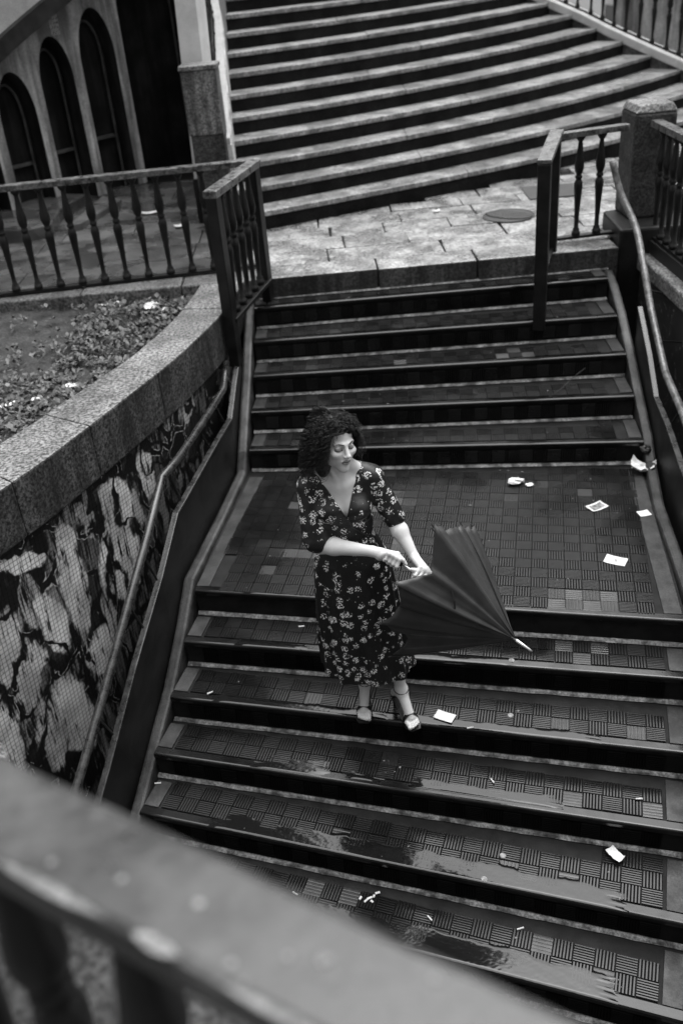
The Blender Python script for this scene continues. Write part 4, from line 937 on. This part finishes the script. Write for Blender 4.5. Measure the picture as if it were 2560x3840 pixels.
tb_ = np.array((.170, 3.553, .806)); t1 = HF - ax_ * .048 + e_up * .030 - e_v * .004; t2 = HF - ax_ * .012 + e_up * .024 + e_v * .004; t3 = HF + ax_ * .010 + e_up * .0165 + e_v * .006
add(s_caps(np.array((.150, 3.568, .797)), tb_, .019, .016), .012); finger([tb_, t1, t2, t3], [.0150, .0115, .0098, .0080], .006)
# left hand: palm down over the shaft, fingers hooked beneath it
SH = lambda d: HF + ax_ * d
pc = SH(.105) + np.array((.022, .018, .020)); add(s_caps(WR2, pc, .023, .022), .012)
for i in range(4):
    d = .075 + .0205 * i; k_ = SH(d) + np.array((.020, .004, .022)) + (pc - SH(.105)) * .15; r = (.0074, .0084, .0088, .0084)[i]
    add(s_caps(pc, k_, .017, .0115), .01)
    finger([k_, SH(d) + e_v * .022 + e_up * .006, SH(d) + e_v * .014 - e_up * .018, SH(d) - e_v * .008 - e_up * .017], [r * 1.12, r, r * .95, r * .85])
finger([pc + np.array((-.012, .004, .004)), SH(.085) + e_up * .022 - e_v * .006, SH(.060) + e_up * .014 + e_v * .004, SH(.046) + e_up * .011 + e_v * .008], [.0145, .0110, .0096, .008], .006)
BV, BQ = surface_nets(lambda P: eval_prims(P, prims), (-.24, 3.42, -.36), (.44, 3.96, 1.44), .0031)
def skin_idx(C):
    q = hl(C); out = np.zeros(len(C), int)
    lips = (np.abs(q[:, 0]) < .0225) & (q[:, 1] < -.078) & (np.abs(q[:, 2] + .0600) < .0118 * np.sqrt(np.clip(1 - (q[:, 0] / .0235) ** 2, 0, 1)) + .0008)
    out[lips] = 1
    line = (np.abs(q[:, 0]) < .019) & (q[:, 1] < -.070) & (np.abs(q[:, 2] + .0602) < .0016); out[line] = 2
    for sx in (-1, 1):
        u_ = (q[:, 0] * sx - .031) / .0165
        sh_ = (np.abs(u_) < 1.0) & (q[:, 1] < -.05) & (q[:, 2] > -.005) & (q[:, 2] < .013 - .006 * u_ * u_); out[sh_] = 3
        lid = (np.abs(u_) < 1.05) & (q[:, 1] < -.05) & (np.abs(q[:, 2] - (.0002 - .0048 * (1 - u_ * u_))) < .0026 + .0005 * u_); out[lid] = 2
        nos = (np.abs(q[:, 0] * sx - .0056) < .0034) & (q[:, 1] < -.094) & (q[:, 2] < -.0335) & (q[:, 2] > -.0385); out[nos] = 2
    return out
person = thing('person', 'woman in a black floral midi dress and strappy sandals holding an umbrella on the steps', 'person', (.13, 3.68, -.342))
body = np_obj('body', BV, BQ, ['skin', 'lips', 'brow', 'lid'], person, skin_idx, 1)
for sx in (-1, 1):
    pts = [hp(sx * x, y, z) for x, y, z in ((.013, -.0945, .0245), (.022, -.0925, .0285), (.032, -.0865, .0315), (.042, -.0785, .0295), (.050, -.070, .0235))]
    obj('eyebrow', MB().tube([tuple(p) for p in smooth_path(pts, 3)], [.0013 + .0012 * math.sin(math.pi * min(1, (i + 3) / 13)) for i in range(13)], 6), 'brow', person, smooth=True)
for foot in FEET:
    for p_, r in foot[5]: obj('toenail', MB().box(tuple(p_), (r * .62, r * .6, .0012), math.atan2(foot[3][1], foot[3][0]) - 1.571), 'nail', body)
# --- dress
dp = []
def dadd(sd_, k=.03, op='+'): dp.append((sd_, k, op))
g_ = .011
dadd(s_caps((-.128, 3.80, 1.055), (.148, 3.80, 1.070), .047 + g_), .035)
dadd(s_caps((.01, 3.825, 1.12), (-.10, 3.805, 1.088), .036 + g_, .03 + g_), .03); dadd(s_caps((.01, 3.825, 1.12), (.115, 3.805, 1.098), .036 + g_, .03 + g_), .03)
dadd(s_ell((.010, 3.79, .955), (.128 + g_, .088 + g_, .155)), .04)
dadd(s_ell((-.052, 3.722, .945), (.056 + g_, .05 + g_, .060)), .03); dadd(s_ell((.074, 3.722, .950), (.056 + g_, .05 + g_, .060)), .03)
dadd(s_ell((.022, 3.79, .80), (.118, .088, .14)), .05)
# loose elbow-length sleeves
dadd(s_caps((-.140, 3.80, 1.040), (-.128, 3.722, .800), .060, .072), .025)
dadd(s_caps((.160, 3.80, 1.055), (.247, 3.772, .850), .058, .053), .025)
ZK = np.array([-.30, -.06, .10, .25, .42, .55, .64, .72, .78]); CX = np.interp(ZK, [-.06, .2, .5, .7, .78], [.070, .046, .033, .027, .024])
RX = np.array([.242, .234, .224, .216, .206, .196, .182, .150, .122]); RY = np.array([.170, .160, .150, .145, .140, .132, .122, .105, .092]); CY = np.array([3.775, 3.775, 3.778, 3.78, 3.782, 3.785, 3.787, 3.79, 3.79])
def skirt(P):
    z = P[:, 2]; cx, rx, ry, cy = (np.interp(z, ZK, A) for A in (CX, RX, RY, CY)); x, y = P[:, 0] - cx, P[:, 1] - cy
    th_ = np.arctan2(y / ry, x / rx); low = np.clip((.72 - z) / .6, 0, 1)
    fold = low * (.0075 * np.sin(9 * th_ + 1.5 * np.sin(3 * z + 1)) + .005 * np.sin(17 * th_ + 3 * z + 2) + .004 * np.sin(5 * th_ - 6 * z))
    d = (np.sqrt((x / rx) ** 2 + (y / ry) ** 2) - 1) * np.minimum(rx, ry) - fold
    hem = -.062 - .12 * (P[:, 0] - .07) * .6 + .006 * np.sin(9 * th_)
    return np.maximum(d, hem - z)
dadd((skirt, np.array((-.24, 3.58, -.12)), np.array((.36, 3.97, .79))), .02)
def proj_z(P): return P[:, 2] + (P[:, 1] - 3.75) * .62
def neckline(P):
    zz = proj_z(P); x = P[:, 0]
    # V between two straight edges, open above, front half only
    l1 = ((-.088 - .0215) * (zz - .880) - (1.115 - .880) * (x - .0215)) / math.hypot(-.1095, .235)   # >0 to the left of left edge
    l2 = ((.092 - .0215) * (zz - .880) - (1.150 - .880) * (x - .0215)) / math.hypot(.0705, .27)      # <0 to the right
    d = np.maximum(np.maximum(l1, -l2) , P[:, 1] - 3.815)
    return np.maximum(d, P[:, 2] - 1.4)
# sleeve hems (cut flat), hollow inside
def dress_fn(P):
    d = eval_prims(P, dp, .06)
    m_ = (P[:, 0] < -.03) & (P[:, 2] < .80) & (P[:, 2] > .62) & (P[:, 0] < -.055 + (P[:, 1] - 3.72) * .3)
    cutR = (.742 + (P[:, 0] + .125) * .35) - P[:, 2]
    d = np.where(m_ & (eval_prims(P, [((s_caps((-.140, 3.80, 1.040), (-.128, 3.722, .800), .064, .077)), .001, '+')]) < .01) & (P[:, 2] > .69), np.maximum(d, cutR), d)
    m2 = (P[:, 0] > .175) & (P[:, 2] < .9) & (P[:, 2] > .68)
    d = np.where(m2, np.maximum(d, (.800 - .0 * (P[:, 0] - .25)) - P[:, 2]), d) if False else np.where(m2 & (P[:, 1] < 3.9) & (P[:, 2] > .775 - .2), np.where(eval_prims(P, [((s_caps((.160, 3.80, 1.055), (.247, 3.772, .850), .064, .060)), .001, '+')]) < .012, np.maximum(d, np.minimum(.806 - P[:, 2], skirt(P))), d), d)
    d = smax(d, -neckline(P), .004)
    # creases at the wrap and over the sleeves
    return d + .0016 * np.sin(60 * (P[:, 2] + .5 * P[:, 0])) * np.clip((.86 - P[:, 2]) / .06, 0, 1) * np.clip((P[:, 2] - .70) / .05, 0, 1)
DV, DQ = surface_nets(dress_fn, (-.25, 3.56, -.14), (.38, 3.98, 1.19), .0036)
obj_dress = np_obj('dress', DV, DQ, ['dress'], person, None, 2)
# wrap edge running down from the point of the V
obj('wrap_edge', MB().tube([(-.080, 3.70, 1.12)] and [tuple(p) for p in smooth_path([(.0215, 3.668, .925), (.05, 3.676, .87), (.085, 3.695, .825), (.12, 3.72, .79)], 4)], .0032, 6), 'leather', obj_dress, smooth=True)
# --- hair: a dark cap and many curls
hc_ = [(s_ell(hp(0, .030, .048), (.088, .098, .088), HR), .02, '+'), (s_ell(hp(0, -.010, .082), (.062, .058, .040), HR), .02, '+'), (s_ell(hp(-.058, .035, -.055), (.042, .056, .110), HR), .03, '+'), (s_ell(hp(.064, .045, -.005), (.040, .062, .085), HR), .03, '+'), (s_ell(hp(0, .075, -.06), (.085, .05, .11), HR), .03, '+'), (s_ell(hp(0, -.085, -.022), (.057, .058, .068), HR), .015, '-')]
HV, HQ = surface_nets(lambda P: eval_prims(P, hc_) + .005 * np.sin(70 * P[:, 0]) * np.sin(60 * P[:, 2] + 2) * np.sin(65 * P[:, 1]), HC - .25, HC + .25, .005)
hair = np_obj('hair', HV, HQ, ['hair'], person, None, 1)
cu = MB(); R_ = random.Random(21)
for i in range(1900):
    az_ = R_.uniform(0, 2 * math.pi); el_ = math.asin(min(1, R_.uniform(-.25, 1.25)))
    dv = np.array((math.cos(az_) * math.cos(el_), math.sin(az_) * math.cos(el_), math.sin(el_)))
    if dv[1] < -.50 and dv[2] < .42: continue
    root = np.array((dv[0] * .076, .028 + dv[1] * .090, .044 + dv[2] * .082))
    side = -1 if root[0] < .005 else 1
    ln = R_.uniform(.13, .27) if side < 0 else R_.uniform(.08, .17)
    out = np.array((dv[0] * .9 + side * .10, dv[1] * .7 + .10, .10 + .20 * dv[2])); out /= np.linalg.norm(out)
    p = root.copy(); v = out.copy(); n = 40; pts = []; tw_ = R_.uniform(95, 185); rad = R_.uniform(.006, .0135)
    if dv[2] > .6 and R_.random() < .5: ln *= .45; v = np.array((R_.uniform(-1, 1), R_.uniform(-.6, .6), .45)); v /= np.linalg.norm(v)
    ph = R_.uniform(0, 6.28)
    for j in range(n):
        f = j / (n - 1); v = v + np.array((0, 0.007, -.14)); v /= np.linalg.norm(v); p = p + v * ln / n
        if p[1] < -.02 and p[2] < .078: p[0] = side * max(abs(p[0]), .058 + .0012 * j); p[1] = max(p[1], -.072)
        a_ = np.cross(v, (0, 1, .3)); a_ /= np.linalg.norm(a_); b2 = np.cross(v, a_); an2 = ph + tw_ * f * ln
        pts.append(tuple(hp(*(p + (a_ * math.cos(an2) + b2 * math.sin(an2)) * rad * min(1, f * 5)))))
    cu.tube(pts, [.0014 * (1 - .6 * j / (n - 1)) for j in range(n)], 3, False)
for i in range(520):
    a0_ = R_.uniform(0, 6.283); e0_ = math.asin(R_.uniform(.05, 1)); dd_ = np.array((math.cos(a0_) * math.cos(e0_), math.sin(a0_) * math.cos(e0_), math.sin(e0_)))
    if dd_[1] > .5: continue
    p = np.array((dd_[0] * .064, -.012 + dd_[1] * .062, .080 + dd_[2] * .042)); n = 20; pts = []
    sd2 = 1 if p[0] > R_.uniform(-.03, .01) else -1
    v = np.array((sd2 * R_.uniform(.4, 1.1), R_.uniform(-.15, .9), R_.uniform(-.1, .5))) + dd_ * .45; v /= np.linalg.norm(v); ln = R_.uniform(.05, .10); tw_ = R_.uniform(110, 220); rad = R_.uniform(.005, .010); ph = R_.uniform(0, 6.28)
    for j in range(n):
        v = v + np.array((0, .01, -.10)); v /= np.linalg.norm(v); p = p + v * ln / n
        q_ = (p - np.array((0, -.010, .080))) / np.array((.066, .062, .044)); L_ = np.linalg.norm(q_)
        if L_ < 1: p = np.array((0, -.010, .080)) + (p - np.array((0, -.010, .080))) / max(L_, .3)
        a_ = np.cross(v, (0.1, 1, .3)); a_ /= np.linalg.norm(a_); b2 = np.cross(v, a_); an2 = ph + tw_ * j / n * ln
        pts.append(tuple(hp(*(p + (a_ * math.cos(an2) + b2 * math.sin(an2)) * rad))))
    cu.tube(pts, [.0015 * (1 - .6 * j / (n - 1)) for j in range(n)], 3, False)
obj('curl', cu, 'hair', hair, smooth=True, kind='stuff')
# --- sandals
for an_, ball, heel, dirn, sid, toes, inner in FEET:
    sd = thing('tmp', 'x', 'x', tuple(ball)); bpy.data.objects.remove(sd)
    so = MB(); rings = []
    top = [heel + np.array((0, .012, -.026)), heel * .6 + ball * .4 + np.array((0, 0, -.034)), ball + np.array((0, 0, -.021)), ball + dirn * .030 + np.array((0, 0, -.021)), ball + dirn * .060 + np.array((0, 0, -.021))]
    wds = [.022, .024, .042, .042, .026]
    for p_, w_ in zip(top, wds):
        for s1_, dz in ((-1, 0), (1, 0), (1, -.008), (-1, -.008)): so.v.append(tuple(p_ + sid * w_ * s1_ + np.array((0, 0, dz))))
    for i in range(4):
        for k_ in range(4): so.f.append((i * 4 + k_, i * 4 + (k_ + 1) % 4, (i + 1) * 4 + (k_ + 1) % 4, (i + 1) * 4 + k_))
    so.f += [(3, 2, 1, 0), (16, 17, 18, 19)]
    sole = obj('sandal', so, 'leather', person)
    obj('heel', MB().tube([tuple(heel + np.array((0, .010, -.028))), (heel[0], heel[1] + .014, -.340)], [.017, .0075], 8), 'leather', sole)
    arc = [tuple(ball - dirn * .004 + sid * .044 * math.cos(a_) + np.array((0, 0, -.018 + .058 * math.sin(a_)))) for a_ in np.linspace(0, math.pi, 11)]
    sb = MB(); 
    for p_ in arc:
        for dd, zz in ((-.012, 0), (.012, 0), (.012, .004), (-.012, .004)): sb.v.append(tuple(np.array(p_) + dirn * dd + np.array((0, 0, zz))))
    for i in range(10):
        for k_ in range(4): sb.f.append((i * 4 + k_, i * 4 + (k_ + 1) % 4, (i + 1) * 4 + (k_ + 1) % 4, (i + 1) * 4 + k_))
    obj('toe_strap', sb, 'leather', sole)
    ank = [tuple(an_ + np.array((.0375 * math.cos(a_), .0375 * math.sin(a_), .010 + .008 * math.sin(a_)))) for a_ in np.linspace(0, 2 * math.pi, 25)]
    obj('ankle_strap', MB().tube(ank, .0042, 6), 'leather', sole, smooth=True)
    obj('heel_counter', MB().tube([tuple(an_ + np.array((0, .033, .014))), tuple(heel + np.array((0, .026, .0))), tuple(heel + np.array((0, .018, -.03)))], .007, 6), 'leather', sole)
# ------------------------------------------------------------------ umbrella, half open, gripped by the handle
um = thing('umbrella', 'half open dark cloth umbrella held point down across the steps', 'umbrella', tuple(HF))
obj('handle', MB().tube([tuple(HB), tuple(HB + ax_ * .01), tuple(HF - ax_ * .02), tuple(HF)], [.010, .0145, .0145, .012], 12), 'leather', um, smooth=True)
obj('shaft', MB().tube([tuple(HF - ax_ * .01), tuple(AP + ax_ * .03)], .0055, 10), 'steel', um, smooth=True)
TIP = np.array((.827, 3.325, .326)); 
obj('ferrule', MB().tube([tuple(AP), tuple(AP * .15 + TIP * .85), tuple(TIP)], [.0075, .0062, .004], 10), 'steel', um, smooth=True)
obj('runner', MB().tube([tuple(SH(.20)), tuple(SH(.26))], .012, 10), 'leather', um, smooth=True)
RT = [('A', (.397, 3.46, .978)), ('B', (.547, 3.62, .872)), ('B2', (.623, 3.74, .773)), ('H', (.52, 3.86, .56)), ('G', (.36, 3.80, .36)), ('E', (.178, 3.52, .205)), ('D', (.131, 3.42, .492)), ('C', (.204, 3.36, .763))]
tips = [np.array(p) for _, p in RT]; cen = AP - ax_ * .42
sag = [.03, .02, .12, .14, .16, .15, .09, .17]
inw = [.0, 0, .04, .08, .06, .03, .05, .08]
for i in range(8):
    a, b_ = tips[i], tips[(i + 1) % 8]; NU, NV = 18, 16; vs = []
    for iv in range(NV + 1):
        v = iv / NV
        for iu in range(NU + 1):
            u_ = iu / NU; edge = a * (1 - u_) + b_ * u_; p = AP + (edge - AP) * v
            w_ = 4 * u_ * (1 - u_)
            # cloth hangs slack between the ribs: toward the shaft and short of the tips
            axp = AP + ax_ * float((p - AP) @ ax_); tow = axp - p
            p = p + tow * (w_ * inw[i] * 1.4 * v ** .8) + (AP - edge) * (w_ * sag[i] * v ** 4)
            p = p + (p - axp) * (.055 * math.sin(math.pi * v) * (1 - .5 * w_))
            # long creases converging on the ferrule
            cr = .010 * v ** .7 * math.sin(u_ * 12.5 + i * 2.1) + .006 * v * math.sin(u_ * 23 + i + 3 * v)
            nn_ = (p - axp); L_ = np.linalg.norm(nn_); p = p + (nn_ / max(L_, 1e-6)) * cr * (1 if L_ > .01 else 0)
            vs.append(tuple(p))
    fs = [(iv * (NU + 1) + iu, iv * (NU + 1) + iu + 1, (iv + 1) * (NU + 1) + iu + 1, (iv + 1) * (NU + 1) + iu) for iv in range(NV) for iu in range(NU)]
    o = obj('canopy_panel', MB().add(vs, fs), 'cloth', um, smooth=True); md = o.modifiers.new('thickness', 'SOLIDIFY'); md.thickness = .0012
    rib = [tuple(AP + (a - AP) * v + ((AP + (a - AP) * v) - (AP + ax_ * float((a - AP) @ ax_) * v)) * (.055 * math.sin(math.pi * v) - .045)) for v in np.linspace(0, 1, 9)]
    rb_ = obj('rib', MB().tube(rib, .0024, 6), 'iron', um); 
    obj('rib_tip', MB().tube([tuple(a - (a - AP) * .012), tuple(a + (a - AP) * .018)], .0036, 6), 'leather', rb_)
    md_ = rib[4]; obj('stretcher', MB().tube([md_, tuple(SH(.23))], .0022, 5), 'steel', rb_)
obj('tie_strap', MB().sweep([tuple(tips[0] * .35 + tips[7] * .30 + AP * .35 + np.array((0, -.012, -.02))), tuple(tips[0] * .33 + tips[7] * .32 + AP * .35 + np.array((.012, -.03, -.07))), tuple(tips[0] * .30 + tips[7] * .33 + AP * .37 + np.array((.008, -.03, -.10)))], -.004, .004, 0, .002), 'leather', um)
# ------------------------------------------------------------------ litter, each piece where it lies
def sheet(name, label, cat, c, w, h_, rot, z, mat='paper', curl=.004, seed=0, crumple=0, group=None, thick=.0006):
    r_ = random.Random(seed); N = 7; vs = []; c_, s_ = math.cos(rot), math.sin(rot)
    for j in range(N):
        for i in range(N):
            a, b_ = (i / (N - 1) - .5) * w, (j / (N - 1) - .5) * h_
            zz = z + curl * ((2 * i / (N - 1) - 1) ** 2 + .6 * (2 * j / (N - 1) - 1) ** 4) * r_.uniform(.7, 1.1) + crumple * r_.random()
            a += crumple * r_.uniform(-.5, .5); b_ += crumple * r_.uniform(-.5, .5)
            vs.append((c[0] + a * c_ - b_ * s_, c[1] + a * s_ + b_ * c_, zz + .001))
    o = obj(name, MB().add(vs, [(j * N + i, j * N + i + 1, (j + 1) * N + i + 1, (j + 1) * N + i) for j in range(N - 1) for i in range(N - 1)]), mat, smooth=not crumple)
    md = o.modifiers.new('thickness', 'SOLIDIFY'); md.thickness = thick
    tag(o, label, cat, group); return o
def wad(name, label, cat, c, r, mat='paper', seed=0, flat=.55):
    r_ = random.Random(seed); mb = MB(); n, m_ = 9, 6; vs = []
    for j in range(m_ + 1):
        ph = math.pi * j / m_
        for i in range(n):
            t_ = 2 * math.pi * i / n; rr = r * r_.uniform(.6, 1.25)
            vs.append((c[0] + rr * math.sin(ph) * math.cos(t_) * 1.3, c[1] + rr * math.sin(ph) * math.sin(t_), c[2] + max(.001, r * flat + rr * flat * math.cos(ph))))
    mb.add(vs, [(j * n + i, j * n + (i + 1) % n, (j + 1) * n + (i + 1) % n, (j + 1) * n + i) for j in range(m_) for i in range(n)])
    return tag(obj(name, mb, mat), label, cat)
wad('crumpled_tissue', 'crumpled white tissue on the landing, behind the umbrella', 'tissue', (1.195, 5.43, .002), .042, seed=4)
wad('crumpled_tissue', 'small torn end of tissue beside the crumpled one on the landing', 'tissue', (1.275, 5.385, .002), .020, seed=5)
card = sheet('picture_card', 'white bordered picture card lying on the landing tiles', 'card', (1.636, 5.043), .125, .085, .45, .003, curl=.006, seed=2)
sheet('card_picture', 'x', 'x', (1.636, 5.043), .09, .052, .45, .0055, 'print', .0055, 3)
pc_ = bpy.data.objects['card_picture']; pc_.parent = card; del pc_['label']; del pc_['category']; pc_.name = 'printed_picture'
sheet('paper_scrap', 'small square white paper near the right edge of the landing', 'paper', (1.899, 4.917), .075, .065, .15, .003, seed=7, curl=.003)
sheet('paper_scrap', 'largest flat white paper on the landing, nearest the front edge', 'paper', (1.575, 4.436), .125, .085, -.55, .003, seed=8, curl=.004)
sheet('paper_scrap', 'flat printed paper beside the woman\'s sandal', 'paper', (.450, 3.632), .105, .065, -.55, -.3335, seed=9, curl=.002)
tf_ = sheet('torn_paper', 'torn folded paper wedged at the right corner of the landing', 'paper', (2.05, 5.43), .16, .10, -.55, .02, seed=11, curl=.045, crumple=.012)
wad('torn_paper', 'dark crushed wrapper above the torn paper at the right stringer', 'wrapper', (2.10, 5.53, .10), .035, 'patch', 12, .8)
sheet('paper_scrap', 'folded paper leaning on the step edge at the lower right', 'paper', (1.175, 2.935), .05, .085, .5, -.67, seed=13, curl=.012, crumple=.004)
wad('crumpled_paper', 'bright crumpled paper among the weeds next to the coping', 'paper', (-1.31, 6.98, .925), .055, seed=14)
wad('crumpled_paper', 'small crumpled paper just right of the bright one in the bed', 'paper', (-1.20, 6.93, .92), .03, seed=15)
sheet('paper_scrap', 'long white paper strip lying on the soil under the railing', 'paper', (-1.66, 7.10), .16, .035, .25, .955, seed=16, curl=.012)
sheet('paper_scrap', 'white paper strip at the far left of the planted bed', 'paper', (-2.10, 5.52), .17, .05, .35, .85, seed=17, curl=.01)
wad('crumpled_paper', 'tiny crumpled paper in the middle of the weeds', 'paper', (-1.71, 5.77, .84), .028, seed=18)
wad('crumpled_paper', 'greyish crumpled paper left of the middle of the weeds', 'paper', (-1.90, 5.60, .84), .024, 'paper_grey', 19)
sheet('paper_scrap', 'small curled paper on the court paving behind the long railing', 'paper', (-1.679, 9.787), .17, .08, .1, PZ + .005, seed=20, curl=.015)
sheet('paper_scrap', 'bright paper flake on the court paving close to the long railing', 'paper', (-1.31, 9.144), .10, .09, .3, PZ + .005, seed=21, curl=.01)
sheet('paper_scrap', 'white flake in a paving joint before the grand steps', 'paper', (1.131, 8.84), .07, .05, .2, PZ + .005, seed=22, curl=.008)
for (x, y, z, rot, lab) in ((.647, 3.317, -.506, 1.9, 'white cigarette butt on the puddled third tread'), (1.337, 3.121, -.506, -.1, 'cigarette butt near the right end of the puddled third tread'), (-.827, 3.979, -.335, .5, 'bent cigarette butt toward the left end of the woman\'s tread'), (-1.142, 3.663, -.677, .0, 'cigarette butt at the left end below the plate parapet'), (-.40, 3.011, -.85, -.7, 'long cigarette butt just above the blurred railing'), (.252, 2.808, -.85, -1.0, 'cigarette butt lying alone on the tread above the blurred rail'), (.671, 2.711, -.85, .2, 'cigarette butt at the foot of a riser near the bottom'), (-.29, 4.29, -.166, .0, 'cigarette butt on the tread left of the dress'), (2.02, 5.50, .004, .0, 'cigarette butt in the corner by the torn paper'), (.569, 3.534, -.338, .1, 'cigarette butt right of the flat printed paper')):
    d = Vector((math.cos(rot), math.sin(rot), 0)) * .017; o = obj('cigarette_butt', MB().tube([Vector((x, y, z + .005)) - d, Vector((x, y, z + .005)) + d], .0042, 8), 'butt'); tag(o, lab, 'cigarette butt', 'cigarette butts dropped on the steps')
pile = thing('cigarette_litter', 'little heap of torn paper bits near the blurred railing', 'litter', (-.03, 2.95, -.85))
for dx, dy, a, ln in ((0, 0, .3, .014), (.022, .008, 1.3, .010), (-.018, -.012, .7, .012), (.010, -.02, 2.4, .008), (.042, .026, .2, .012), (-.045, .005, .9, .009)):
    obj('paper_bit', MB().box((-.03 + dx, 2.95 + dy, -.8475), (ln, .005, .002), a, Matrix.Rotation(.35 * math.sin(a * 9), 3, 'X')), 'paper_grey', pile)
for (x, y, z, lab) in ((.795, 3.606, -.340, 'round flattened gum spot on the ribbed tread right of the paper'), (.642, 3.001, -.682, 'pale bottle cap on the wet fourth tread'), (.528, 2.877, -.682, 'dull bottle cap in the puddle of the fourth tread'), (.846, 3.843, -.170, 'small pale disc under the umbrella ferrule')):
    o = obj('flat_disc', MB().lathe([(.014, 0), (.016, .002), (.012, .004), (.0001, .0042)], (x, y, z), 14), 'speck'); tag(o, lab, 'disc')
tw_ = smooth_path([(1.55, 6.02, .35), (1.66, 6.12, .36), (1.76, 6.2, .40), (1.86, 6.24, .45)], 5)
tag(obj('twig', MB().tube([tuple(p) for p in tw_], .003, 5), 'strip'), 'thin dry twig lying across a step edge on the upper flight', 'twig')
sp_ = MB(); R_ = random.Random(31)
def speck(x, y, z, r):
    n = 6; sp_.add([(x + r * R_.uniform(.5, 1.6) * math.cos(k * 1.047), y + r * R_.uniform(.4, 1.2) * math.sin(k * 1.047), z) for k in range(n)] + [(x, y, z + r * .4)], [(k, (k + 1) % n, n) for k in range(n)])
for i in range(60):
    f = R_.random(); g_2 = R_.random(); y = 4.2 + 1.6 * g_2; x = left_x(y) + .15 + (right_x(y) - left_x(y) - .3) * f; 
    if un.dot(ul - Vector((x, y))) > .05 and (Vector((x, y)) - Vector(Lk[0])).dot(Vector((.232, .973))) > .02: speck(x, y, .003, R_.choice((.003, .003, .004, .005, .008)))
for k in range(-6, 6):
    if k == 0: continue
    l_, t2_, n2_, w2_ = frame(k)
    for i in range(10):
        q = l_ + t2_ * (w2_ * R_.uniform(.05, .95)) + n2_ * R_.uniform(.02, .22); speck(q.x, q.y, k * H + .003, R_.choice((.002, .003, .003, .004, .007)))
for i in range(60): speck(R_.uniform(-.3, 2.4), R_.uniform(7.3, 8.6), PZ + .004, R_.uniform(.005, .014))
for k in range(1, 9):
    for i in range(8):
        x = R_.uniform(-.4, 3.4); speck(x, gy_(k, x) + R_.uniform(.03, .28), PZ + k * HG + .003, R_.uniform(.006, .018))
obj('litter_specks', sp_, 'speck', kind='stuff')
